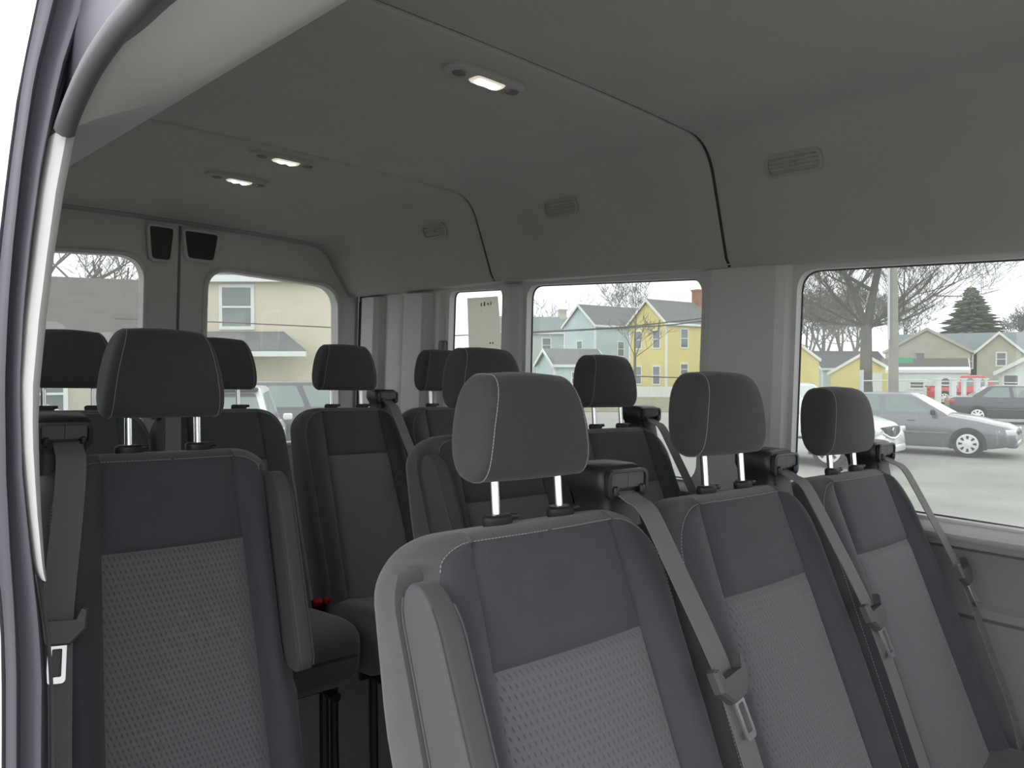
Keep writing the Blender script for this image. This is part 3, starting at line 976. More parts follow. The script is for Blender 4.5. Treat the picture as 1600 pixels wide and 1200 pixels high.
def bezel_mesh():
    mb = MB()
    mb.loft([[(0.021 * s * math.cos(a) * (1.1 if math.cos(a) > 0 else 1), -0.017 + 0.0125 * s * math.sin(a), z) for a in [2 * math.pi * q / 20 for q in range(20)]] for s, z in ((1, 1.048), (1.0, 1.056), (1.08, 1.061), (1.06, 1.067), (0.85, 1.070), (0.5, 1.070))])
    mb.rbox((0.024, -0.021, 1.066), (0.014, 0.010, 0.008), 0.003)
    return mb.mesh('post_guide', 'black_plastic')
# seat belt
def guide_meshes(sg):
    X = 0.182 * sg
    mb = MB()
    prof = lambda z: interp(z, [(1.035, (0.088, 0.072)), (1.062, (0.080, 0.066)), (1.078, (0.092, 0.070)), (1.088, (0.100, 0.072)), (1.108, (0.100, 0.070)), (1.116, (0.094, 0.062)), (1.119, (0.084, 0.05))]) if False else None
    lv = [(1.030, 0.086, 0.076), (1.058, 0.080, 0.070), (1.072, 0.084, 0.072), (1.082, 0.096, 0.078), (1.090, 0.102, 0.080), (1.108, 0.100, 0.078), (1.115, 0.095, 0.072), (1.118, 0.085, 0.060)]
    mb.loft([[(X + p[0], 0.008 + p[1] + (1.07 - z) * -0.12, z) for p in rrect(a, c, 0.014, 4)] for z, a, c in lv])
    body = mb.mesh('belt_guide', 'black_plastic', angle=45)
    mb = MB()
    fy = 0.008 - 0.040
    o, i = [(X + p[0], 1.0925 + p[1]) for p in rrect(0.092, 0.042, 0.012, 4)], [(X + p[0], 1.0945 + p[1]) for p in rrect(0.078, 0.031, 0.009, 4)]
    mb.loft([[(x, fy + 0.004, z) for x, z in o], [(x, fy - 0.003, z) for x, z in o], [(x, fy - 0.004, z) for x, z in i], [(x, fy + 0.003, z) for x, z in i]], False, False)
    mb.rbox((X - 0.030, fy - 0.004, 1.083), (0.010, 0.008, 0.016), 0.004)
    mb.rbox((X + 0.030, fy - 0.004, 1.083), (0.010, 0.008, 0.016), 0.004)
    rim = mb.mesh('guide_rim', 'black_plastic')
    mb = MB()
    mb.box((X - 0.0185, fy + 0.0005, 1.098), (0.036, 0.004, 0.022)); mb.box((X + 0.0185, fy + 0.0005, 1.098), (0.036, 0.004, 0.022))
    plate = mb.mesh('guide_plate', 'grey_plastic', False)
    return body, rim, plate
BELT = [(0.176, -0.026, 1.082), (0.177, -0.046, 1.074), (0.180, -0.068, 1.058), (0.186, -0.090, 1.020), (0.196, -0.118, 0.965), (0.208, -0.148, 0.905), (0.218, -0.176, 0.845), (0.224, -0.212, 0.755), (0.229, -0.250, 0.655), (0.231, -0.282, 0.57), (0.232, -0.30, 0.50)]
def belt_mesh(sg):
    P_ = spline(BELT, 4)
    L, R = [], []
    mb = MB(); rings = []
    for i, p in enumerate(P_):
        t = (P_[min(i + 1, len(P_) - 1)] - P_[max(i - 1, 0)]).normalized()
        side = Vector((1, 0.10, 0))
        side = (side - t * side.dot(t)).normalized()
        nn = side.cross(t).normalized() * 0.0008
        h = side * 0.0235
        if p.y < -0.052:
            p = p + Vector((0, -0.006, 0))
        rings.append([p - h - nn, p + h - nn, p + h + nn, p - h + nn])
    mb.loft(rings)
    if sg < 0:
        mb.v = [(-x, y, z) for x, y, z in mb.v]
        mb.f = [tuple(reversed(f)) for f in mb.f]
    return mb.mesh('belt_webbing', 'webbing', angle=30)
def tongue_meshes(sg):
    """plastic shoulder and slotted steel tongue, laid out in (u across, v down)"""
    zc = 0.838
    P_ = spline(BELT, 4)
    i = min(range(len(P_)), key=lambda k: abs(P_[k].z - zc))
    p = P_[i] + Vector((0, -0.012, 0))
    t = (P_[i + 1] - P_[i - 1]).normalized()
    side = Vector((1, 0.10, 0)); side = (side - t * side.dot(t)).normalized()
    nn = side.cross(t).normalized()
    if nn.y > 0: nn = -nn
    def q(u, v, wv): 
        r = p + side * u + t * v + nn * wv
        return (r.x * sg, r.y, r.z)
    out1 = [(-0.043, -0.022), (-0.036, -0.025), (-0.027, -0.008), (0.027, -0.008), (0.036, -0.025), (0.043, -0.022), (0.041, 0.006), (0.018, 0.027), (-0.018, 0.027), (-0.041, 0.006)]
    mb = MB(); mb.loft([[q(u, v, -0.004) for u, v in out1], [q(u, v, 0.006) for u, v in out1], [q(u * .9, v * .9, 0.010) for u, v in out1]])
    a = mb.mesh('tongue_grip', 'grey_plastic', angle=30)
    mb = MB()
    o = [(u, 0.050 + v) for u, v in rrect(0.027, 0.056, 0.006, 3)]
    ii = [(u, 0.050 + v) for u, v in rrect(0.0145, 0.038, 0.002, 3)]
    mb.loft([[q(u, v, 0.001) for u, v in o], [q(u, v, 0.004) for u, v in o], [q(u, v, 0.004) for u, v in ii], [q(u, v, 0.001) for u, v in ii], [q(u, v, 0.001) for u, v in o]], False, False)
    c = mb.mesh('tongue_plate', 'steel', angle=30)
    return a, c
# armrest
ARZ0, ARZ1 = 0.700, 1.020
def arm_k(z):
    k = 1.0
    if z > 0.975: k = math.sqrt(max(0.05, 1 - ((z - 0.975) / 0.0455) ** 2))
    if z < 0.73: k = math.sqrt(max(0.05, 1 - ((0.73 - z) / 0.0305) ** 2))
    return k
def arm_dep(z): return interp(z, [(0.72, 0.086), (1.0, 0.066)])
def arm_mesh(sg):
    mb = MB(); rings = []
    for z in [0.700, 0.702, 0.71, 0.73, 0.78, 0.84, 0.90, 0.95, 0.975, 0.99, 1.002, 1.010, 1.016, 1.020]:
        k, dp = arm_k(z), arm_dep(z)
        rings.append([(sg * 0.2085 + p[0] * (0.6 + 0.4 * k), yf(z) + 0.024 - dp / 2 + p[1], z) for p in rrect(0.036, dp * k, 0.009 * k, 4)])
    mb.loft(rings)
    return mb.mesh('armrest', 'armrest_vinyl', angle=60)
def arm_piping(sg):
    mb = MB()
    for dx, dy in ((0.0165, -0.48), (0.0165, 0.48), (-0.0165, -0.48)):
        mb.tube([(sg * (0.2085 + dx * (0.6 + 0.4 * arm_k(z))), yf(z) + 0.024 - arm_dep(z) / 2 + dy * arm_dep(z) * arm_k(z), z) for z in (0.715, 0.73, 0.8, 0.9, 0.95, 0.975, 0.99, 1.003)], 0.0012, 5)
    return mb.mesh('piping', 'seat_cloth')
# cushion and frame
def cushion_mesh():
    mb = MB()
    rings = []
    for y, ins in ((-0.545, 0.032), (-0.542, 0.022), (-0.535, 0.012), (-0.522, 0.004), (-0.505, 0.0), (-0.46, 0.0), (-0.40, 0.0), (-0.33, 0.0), (-0.27, 0.0), (-0.22, 0.0), (-0.20, 0.004)):
        top = interp(y, [(-0.545, 0.520), (-0.47, 0.528), (-0.2, 0.500)])
        bot = interp(y, [(-0.545, 0.375), (-0.45, 0.335), (-0.2, 0.325)])
        ring = []
        for x, z in rrect(0.448 - 2 * ins, top - bot - 2 * ins, 0.045, 5):
            ring.append((x, y, (top + bot) / 2 + z))
        k = len(ring)
        fine = []
        for i in range(k):
            p0, p1 = Vector(ring[i]), Vector(ring[(i + 1) % k])
            m = 8 if (p1 - p0).length > 0.2 else 1
            for j in range(m):
                q = p0.lerp(p1, j / m)
                if q.z > (top + bot) / 2 + 0.02 and abs(q.x) < 0.16:
                    q.z -= 0.010 * smooth((0.16 - abs(q.x)) / 0.05)
                fine.append(tuple(q))
        rings.append(fine)
    n = max(len(r) for r in rings)
    mb.loft(rings)
    return mb.mesh('cushion', 'seat_cloth', angle=60)
def leg_mesh(h):
    mb = MB()
    mb.tube([(0, 0, 0.0), (0, 0, 0.02), (0, 0.01, 0.12), (0, 0.03, h)], [0.022, 0.014, 0.013, 0.013], 8)
    mb.rbox((0, 0, 0.006), (0.05, 0.09, 0.012), 0.004, 2, 2)
    return mb.mesh('leg', 'leg_metal')
def rail_mesh():
    mb = MB(); mb.tube([(0, -0.50, 0.0), (0, -0.18, 0.0)], 0.013, 8)
    return mb.mesh('rail', 'leg_metal')
def frame_mesh():
    mb = MB(); mb.tube([(-0.2, 0, 0.0), (0.2, 0, 0.0)], 0.012, 8)
    return mb.mesh('cross_bar', 'leg_metal')
def buckle_meshes():
    mb = MB(); mb.rbox((0, 0, 0), (0.034, 0.022, 0.07), 0.006)
    a = mb.mesh('buckle', 'black_plastic')
    mb = MB(); mb.rbox((0, -0.004, 0.034), (0.028, 0.020, 0.018), 0.004)
    return a, mb.mesh('release_button', 'red_plastic')

def seat(hx, hy, dz, guide, arm, label, group, hr=0.0, buckles=(), tongue=True, sx=1.0, hs=(1.0, 1.0), tilt=0.0):
    root = empty('van_seat', T((hx, hy, FL)))
    tag(root, label, 'seat', group)
    flat = T((0, 0, dz)) @ Matrix.Diagonal((sx, 1, 1, 1))
    up = flat @ T((0, -0.02, 1.05)) @ Matrix.Rotation(math.radians(tilt), 4, 'X') @ T((0, 0.02, -1.05))
    bp = cached(('back', arm), lambda: backrest_parts(arm))
    br = link('backrest', bp['shell'], root, up)
    link('upper_panel', bp['upper'], br)
    link('patterned_panel', bp['lower'], br)
    link('bolster', bp['bol_r'], br)
    link('bolster', bp['bol_l'], br)
    tag(link('stitching', cached(('st', arm), lambda: make_stitch(arm)), br), kind='stuff')
    h = link('headrest', cached('hr', headrest_mesh), root, T((0, 0, dz + hr + 1.115)) @ Matrix.Diagonal((hs[0], 1, hs[1], 1)) @ T((0, 0, -1.115)))
    tag(link('stitching', cached('hrs', headrest_stitch), h), kind='stuff')
    for s in (-0.0575, 0.0575):
        link('post', cached('post', post_mesh), h, T((s / hs[0], 0, 0)) @ Matrix.Diagonal((1 / hs[0], 1, 1, 1)))
        link('post_guide', cached('bez', bezel_mesh), root, T((s, 0, dz)))
    if guide:
        a, r_, p_ = cached(('guide', guide), lambda: guide_meshes(guide))
        g = link('belt_guide', a, root, up)
        link('guide_rim', r_, g)
        link('guide_plate', p_, g)
        be = link('seat_belt', cached(('belt', guide), lambda: belt_mesh(guide)), root, up)
        if tongue:
            a, c = cached(('tongue', guide), lambda: tongue_meshes(guide))
            link('tongue_grip', a, be)
            link('tongue_plate', c, be)
    if arm:
        ar = link('armrest', cached(('arm', arm), lambda: arm_mesh(arm)), root, up)
        link('piping', cached(('pip', arm), lambda: arm_piping(arm)), ar)
    link('cushion', cached('cush', cushion_mesh), root, flat)
    fx = 0.16 * sx
    lm = cached(('leg', dz), lambda: leg_mesh(0.335 + dz))
    for x in (-fx, fx):
        for y in (-0.46, -0.24):
            link('leg', lm, root, T((x, y, 0)))
        link('rail', cached('rail', rail_mesh), root, T((x, 0, 0.328 + dz)))
    for y in (-0.44, -0.22):
        link('cross_bar', cached('cbar', frame_mesh), root, T((0, y + 0.02, 0.328 + dz)) @ Matrix.Diagonal((sx, 1, 1, 1)))
    for x in buckles:
        a, c = cached('buckle', buckle_meshes)
        bk = link('buckle', a, root, T((x, -0.235, dz + 0.478)) @ Matrix.Rotation(math.radians(28), 4, 'X'))
        link('release_button', c, bk)
    return root
G2, G3, G4 = 'seats of the three-seat bench beside the sliding door', 'seats of the middle row', 'seats of the rear row before the rear doors'
SEATS = [
    seat(0.699, 0.732, 0.0, 1, -1, 'dark grey fabric seat with folded armrest at the aisle end of the three-seat bench', G2, hr=-0.004, hs=(0.92, 1.0)),
    seat(1.169, 0.732, 0.0, 1, 0, 'dark grey fabric seat in the middle of the three-seat bench', G2, hr=0.004, hs=(1.0, 1.03)),
    seat(1.639, 0.732, 0.0, 1, 0, 'dark grey fabric seat of the three-seat bench beside the wide side window', G2, hr=-0.018, hs=(1.03, 1.03)),
    seat(0.458, 1.40, 0.036, -1, 1, 'dark grey single seat with armrest, standing alone beside the sliding door pillar', G3, sx=0.87, hs=(0.91, 1.12), tilt=6.0),
    seat(1.198, 1.40, 0.044, 1, -1, 'dark grey seat with folded aisle armrest behind the three-seat bench', G3, sx=0.97, hs=(0.97, 1.06)),
    seat(1.650, 1.40, 0.044, 1, 0, 'dark grey seat behind the three-seat bench, beside the square side window', G3, sx=0.95, hs=(0.97, 1.06)),
    seat(0.500, 2.249, 0.056, -1, 0, 'black rear-row seat on the sliding door side, behind the single seat', G4, sx=0.845, hs=(0.99, 1.10)),
    seat(0.892, 2.249, 0.056, -1, 0, 'black rear-row seat before the rear doors with a red buckle at its edge', G4, sx=0.845, hs=(0.99, 1.10), buckles=(0.205,)),
    seat(1.316, 2.249, 0.056, 1, 0, 'black rear-row seat with raised headrest beside the red belt buckles', G4, sx=0.845, hs=(0.99, 1.10), buckles=(-0.181,)),
    seat(1.722, 2.249, 0.056, 1, 0, 'black rear-row seat against the driver side quarter panel', G4, sx=0.845, hs=(0.99, 1.10)),
]
# ------------------------------------------------------------------ outside: everything below stands on the car park (OUT frame)
def at(X, Y, Z=0.0, deg=0.0):
    return OUT @ T((X, Y, Z)) @ Matrix.Rotation(math.radians(deg), 4, 'Z')
b = MB()
b.box((0, 60, -0.05), (420, 420, 0.1))
g = b.build('ground', 'asphalt', None, OUT, smooth=False)
struct(g, 'pale worn asphalt of the car park and street', 'ground')
b = MB()
b.loft([[(-60, 37, 0.0), (90, 37, 0.0), (90, 160, 0.0), (-60, 160, 0.0)], [(-60, 37, 0.03), (90, 37, 0.03), (90, 160, 0.03), (-60, 160, 0.03)]])
b.build('grass_strip', 'grass_verge', g, smooth=False)

# ---- cars. Car frame: +X forward, Y left, Z up, origin on the ground under the middle of the wheelbase.
def wheel_meshes(r, wd):
    mb = MB(); n = 24; rings = []
    for y, k in ((-wd / 2, 0.72), (-wd / 2, 0.90), (-wd / 2 + 0.02, 0.985), (-wd / 4, 1), (wd / 4, 1), (wd / 2 - 0.02, 0.985), (wd / 2, 0.90), (wd / 2, 0.72)):
        rings.append([(r * k * math.cos(2 * math.pi * q / n), y, r * k * math.sin(2 * math.pi * q / n)) for q in range(n)])
    mb.loft(rings)
    ty = mb.mesh('wheel', 'tyre')
    mb = MB(); rings = []
    for y, k in ((wd / 2 - 0.01, 0.72), (wd / 2 + 0.006, 0.70), (wd / 2 + 0.010, 0.62), (wd / 2 + 0.004, 0.50), (wd / 2 + 0.016, 0.22), (wd / 2 + 0.018, 0.1)):
        rings.append([(r * k * math.cos(2 * math.pi * q / n), y, r * k * math.sin(2 * math.pi * q / n)) for q in range(n)])
    mb.loft(rings)
    hb = mb.mesh('hubcap', 'hub')
    mb = MB()
    for q in range(8):
        a = 2 * math.pi * q / 8
        c0, s0 = math.cos(a), math.sin(a)
        for_pts = []
        for rr, dw in ((0.34, 0.05), (0.58, 0.10)):
            for sg in (-1, 1):
                aa = a + sg * dw / rr
                for_pts.append((r * rr * math.cos(aa), wd / 2 + 0.0165, r * rr * math.sin(aa)))
        p = [for_pts[0], for_pts[1], for_pts[3], for_pts[2]]
        mb.loft([p, [(x, y - 0.02, z) for x, y, z in p]])
    sl = mb.mesh('hub_slots', 'bumper_black', False)
    return ty, hb, sl
def car(name, label, M, paint, L=4.7, Wd=1.78, kind='sedan', cat='car', group='vehicles in the car park', lights='both'):
    root = empty(name, M)
    tag(root, label, cat, group)
    hw = Wd / 2
    F, Rr = L / 2, -L / 2
    if kind == 'sedan':
        top = [(Rr, 0.72), (Rr + 0.03, 0.93), (Rr + 0.25, 1.01), (-1.25, 1.03), (-0.6, 0.96), (0.75, 0.95), (1.05, 0.95), (1.6, 0.86), (F - 0.25, 0.74), (F - 0.04, 0.64), (F, 0.52)]
        gh = dict(xb0=-1.75, xb1=1.05, xt0=-1.05, xt1=0.22, zb=0.96, zt=1.42)
        wr, zb = 0.315, 0.20
    elif kind == 'suv':
        top = [(Rr, 0.80), (Rr + 0.02, 1.02), (Rr + 0.12, 1.10), (-1.2, 1.10), (0.8, 1.07), (1.05, 1.08), (1.7, 1.00), (F - 0.22, 0.90), (F - 0.04, 0.76), (F, 0.62)]
        gh = dict(xb0=Rr + 0.06, xb1=1.10, xt0=Rr + 0.45, xt1=0.32, zb=1.07, zt=1.70)
        wr, zb = 0.36, 0.26
    else:   # pickup
        top = [(Rr, 0.95), (Rr + 0.02, 1.05), (-0.75, 1.05), (-0.7, 1.06), (1.0, 1.06), (1.2, 1.05), (1.8, 1.0), (F - 0.15, 0.95), (F - 0.02, 0.8), (F, 0.6)]
        gh = dict(xb0=-0.85, xb1=1.15, xt0=-0.7, xt1=0.45, zb=1.04, zt=1.72)
        wr, zb = 0.38, 0.36
    xs = sorted(set([t[0] for t in top] + [lerp(Rr, F, k / 22) for k in range(23)]))
    wx = 0.5 * L - 0.93
    rings = []
    for x in xs:
        zt = interp(x, top)
        e = min(1.0, (F - x) / 0.55, (x - Rr) / 0.4)
        e = max(0.0, e)
        wd = hw * (0.80 + 0.20 * math.sqrt(1 - (1 - e) ** 2))
        zl = zb + 0.10 * (1 - e)
        mid = lerp(zl, zt, 0.55)
        half = [(0, zl), (wd * 0.92, zl), (wd * 0.985, zl + 0.08), (wd, mid), (wd * 0.985, zt - 0.10), (wd * 0.93, zt - 0.025), (wd * 0.80, zt), (wd * 0.4, zt + 0.015), (0, zt + 0.02)]
        ring = [(x, -y, z) for y, z in half] + [(x, y, z) for y, z in reversed(half[1:-1])]
        rings.append(ring)
    mb = MB(); mb.loft(rings); mb.build('body', paint, root, angle=40)
    # greenhouse
    tb, tt = hw * 0.90, hw * 0.70
    zb_, zt_ = gh['zb'], gh['zt']
    def gp(sx, sy, t):
        """point on the greenhouse: sx 0 rear..1 front at height t, side sy"""
        x = lerp(lerp(gh['xb0'], gh['xb1'], sx), lerp(gh['xt0'], gh['xt1'], sx), t)
        return Vector((x, sy * lerp(tb, tt, t), lerp(zb_ - 0.03, zt_, t)))
    rings = []
    for t in (0, 0.3, 0.6, 0.85, 0.95, 1.0):
        r4 = [gp(0, -1, t), gp(1, -1, t), gp(1, 1, t), gp(0, 1, t)]
        if t == 1.0:
            c = sum(r4, Vector()) / 4
            r4 = [c + (p - c) * 0.95 for p in r4]
            for p in r4: p.z = zt_ + 0.005
        ring = []
        for k in range(4):
            for j in range(6):
                ring.append(r4[k].lerp(r4[(k + 1) % 4], j / 6))
        if t >= 0.95:
            pass
        rings.append(ring)
    c = sum(rings[-1], Vector()) / len(rings[-1])
    rings.append([c + (p - c) * 0.6 + Vector((0, 0, 0.025)) for p in rings[-1]])
    mb = MB(); mb.loft(rings); mb.build('cabin', paint, root, angle=45)
    def pane(nm, quad, off, m='car_glass'):
        n = (quad[1] - quad[0]).cross(quad[3] - quad[0]).normalized()
        c0 = sum(quad, Vector()) / 4
        ctr = Vector((lerp(gh['xt0'], gh['xt1'], .5), 0, zb_))
        if n.dot(c0 - ctr) < 0: n = -n
        pts = []
        for i in range(4):
            p0, p1, p2 = quad[i - 1], quad[i], quad[(i + 1) % 4]
            a = (p0 - p1); bb = (p2 - p1)
            rr = 0.05
            q0, q1 = p1 + a.normalized() * rr, p1 + bb.normalized() * rr
            for j in range(4):
                t = j / 3
                pts.append((1 - t) ** 2 * q0 + 2 * t * (1 - t) * p1 + t * t * q1)
        mb = MB(); mb.loft([[p - n * 0.01 for p in pts], [p + n * off for p in pts]]); return mb.build(nm, m, root, smooth=False)
    for sy in (-1, 1):
        # x fractions of the side windows
        cuts = [(0.13, 0.48), (0.53, 0.90)] if kind != 'suv' else [(0.06, 0.24), (0.28, 0.57), (0.61, 0.90)]
        if kind == 'pickup': cuts = [(0.08, 0.42), (0.48, 0.88)]
        for c0, c1 in cuts:
            pane('side_window', [gp(c0, sy, 0.12), gp(c1, sy, 0.12), gp(c1 if c1 < .85 else c1 - 0.04, sy, 0.88), gp(c0 + (0.06 if c0 < .1 else 0.02), sy, 0.88)], 0.006)
    def cross(s, t0, t1, k0, k1):
        a = [gp(s, -1, t0), gp(s, 1, t0), gp(s, 1, t1), gp(s, -1, t1)]
        m0, m1 = (a[0] + a[1]) / 2, (a[2] + a[3]) / 2
        return [m0 + (a[0] - m0) * k0, m0 + (a[1] - m0) * k0, m1 + (a[2] - m1) * k1, m1 + (a[3] - m1) * k1]
    pane('windshield', cross(1, 0.08, 0.92, 0.92, 0.88), 0.006)
    pane('rear_window', cross(0, 0.12, 0.88, 0.90, 0.86), 0.006)
    # wheels
    key = ('wheel', round(wr, 3))
    ty, hb, sl = cached(key, lambda: wheel_meshes(wr, 0.20))
    for sx in (-1, 1):
        for sy in (-1, 1):
            mb = MB(); n = 22
            ring0 = [(sx * wx + (wr + 0.055) * math.cos(math.pi * q / n), sy * (hw * 1.004), wr + (wr + 0.055) * math.sin(math.pi * q / n)) for q in range(n + 1)] + [(sx * wx - wr - 0.055, sy * hw * 1.004, zb - 0.01), (sx * wx + wr + 0.055, sy * hw * 1.004, zb - 0.01)]
            ring1 = [(x, sy * (hw - 0.24), z) for x, y, z in ring0]
            mb.loft([ring0, ring1]); mb.build('wheel_arch', 'bumper_black', root, smooth=False)
            wo = link('wheel', ty, root, T((sx * wx, sy * (hw - 0.085), wr)) @ (Matrix.Identity(4) if sy > 0 else Matrix.Rotation(math.pi, 4, 'Z')))
            link('hubcap', hb, wo)
            link('hub_slots', sl, wo)
    # lamps, bumpers, mirrors, handles, grille
    zf, zr = interp(F - 0.18, top), interp(Rr + 0.05, top)
    for sy in (-1, 1):
        mb = MB(); mb.rbox((F - 0.19, sy * hw * 0.76, zf - 0.115), (0.34, hw * 0.36, 0.13), 0.04); hl = mb.build('headlight', 'lamp_clear', root)
        mb = MB(); mb.rbox((F - 0.36, sy * hw * 0.915, zf - 0.105), (0.13, 0.10, 0.10), 0.03); mb.build('indicator', 'lamp_amber', hl)
        mb = MB(); mb.rbox((Rr + 0.10, sy * hw * 0.80, zr - 0.10), (0.20, hw * 0.32, 0.15 if kind == 'sedan' else 0.26), 0.035); mb.build('taillight', 'lamp_red', root)
        mb = MB(); mb.rbox((gh['xb1'] - 0.30, sy * (hw * 0.99 + 0.06), zb_ + 0.05), (0.10, 0.17, 0.12), 0.035); mb.build('mirror', 'bumper_black' if kind == 'sedan' else paint, root)
        for hx_ in (-0.75, 0.28):
            mb = MB(); mb.rbox((hx_, sy * hw * 0.995, zb_ - 0.14), (0.17, 0.03, 0.035), 0.012); mb.build('door_handle', paint, root)
        mb = MB(); mb.rbox((-0.05, sy * hw * 1.002, zb + 0.33), (L * 0.46, 0.02, 0.05), 0.01); mb.build('side_moulding', 'bumper_black' if kind != 'sedan' else paint, root)
    mb = MB(); mb.rbox((F - 0.06, 0, zf - 0.15), (0.12, hw * 0.95, 0.11 if kind == 'sedan' else 0.24), 0.03); gr = mb.build('grille', 'bumper_black', root)
    mb = MB(); mb.rbox((F - 0.10, 0, zb + 0.13), (0.24, hw * 1.66, 0.17), 0.06); mb.build('front_bumper', paint, root)
    mb = MB(); mb.rbox((Rr + 0.10, 0, zb + 0.16), (0.24, hw * 1.66, 0.20), 0.06); mb.build('rear_bumper', paint if kind != 'suv' else 'bumper_black', root)
    if kind == 'suv':
        mb = MB(); mb.rbox((gh['xt0'] - 0.03, 0, zt_ - 0.02), (0.22, tt * 1.9, 0.07), 0.03); mb.build('spoiler', 'bumper_black', root)
        mb = MB(); mb.tube([(F - 0.03, -hw * 0.60, zf - 0.14), (F + 0.0, -hw * 0.25, zf - 0.24), (F + 0.01, 0, zf - 0.27), (F, hw * 0.25, zf - 0.24), (F - 0.03, hw * 0.60, zf - 0.14)], 0.03, 6); mb.build('grille_bar', 'chrome', gr)
        mb = MB(); mb.loft([[(F + 0.005 + dx, 0.085 * math.cos(a), zf - 0.13 + 0.085 * math.sin(a)) for a in [2 * math.pi * q / 16 for q in range(16)]] for dx in (0, 0.02)]); mb.build('round_emblem', 'chrome', gr)
    if kind == 'pickup':
        mb = MB(); mb.box((-1.75, 0, 1.06), (1.7, Wd * 0.8, 0.05)); mb.build('bed_floor', 'bumper_black', root)
    return root
car('sedan_car', 'charcoal grey four-door sedan with silver hubcaps on the car park', at(9.75, 18.9, 0, -38), 'car_grey', 4.75, 1.78, 'sedan')
car('sedan_car', 'black four-door sedan with red tail lamps behind the grey sedan', at(19.2, 28.9, 0, -24), 'car_dark', 4.8, 1.8, 'sedan')
car('suv_car', 'white sport utility vehicle with chrome grille beside the charcoal sedan', at(6.10, 17.0, 0, -44), 'car_white', 4.5, 1.86, 'suv')
car('suv_car', 'white sport utility vehicle parked tail to the rear doors of the van', at(-4.92, 13.2, 0, 105), 'car_white', 4.6, 1.86, 'suv')
car('suv_car', 'dark sport utility vehicle with roof parked in front of the beige house', at(-4.7, 18.9, 0, 14), 'car_dark', 4.7, 1.86, 'suv')
car('pickup_truck', 'red pickup truck parked behind the white posts', at(ox(1522, 46), 46, 0, -28), 'car_red', 5.0, 1.85, 'pickup', 'truck')
car('sedan_car', 'white sedan parked by the low house behind the van', at(-12.6, 19.0, 0, 20), 'car_white', 4.6, 1.76, 'sedan')

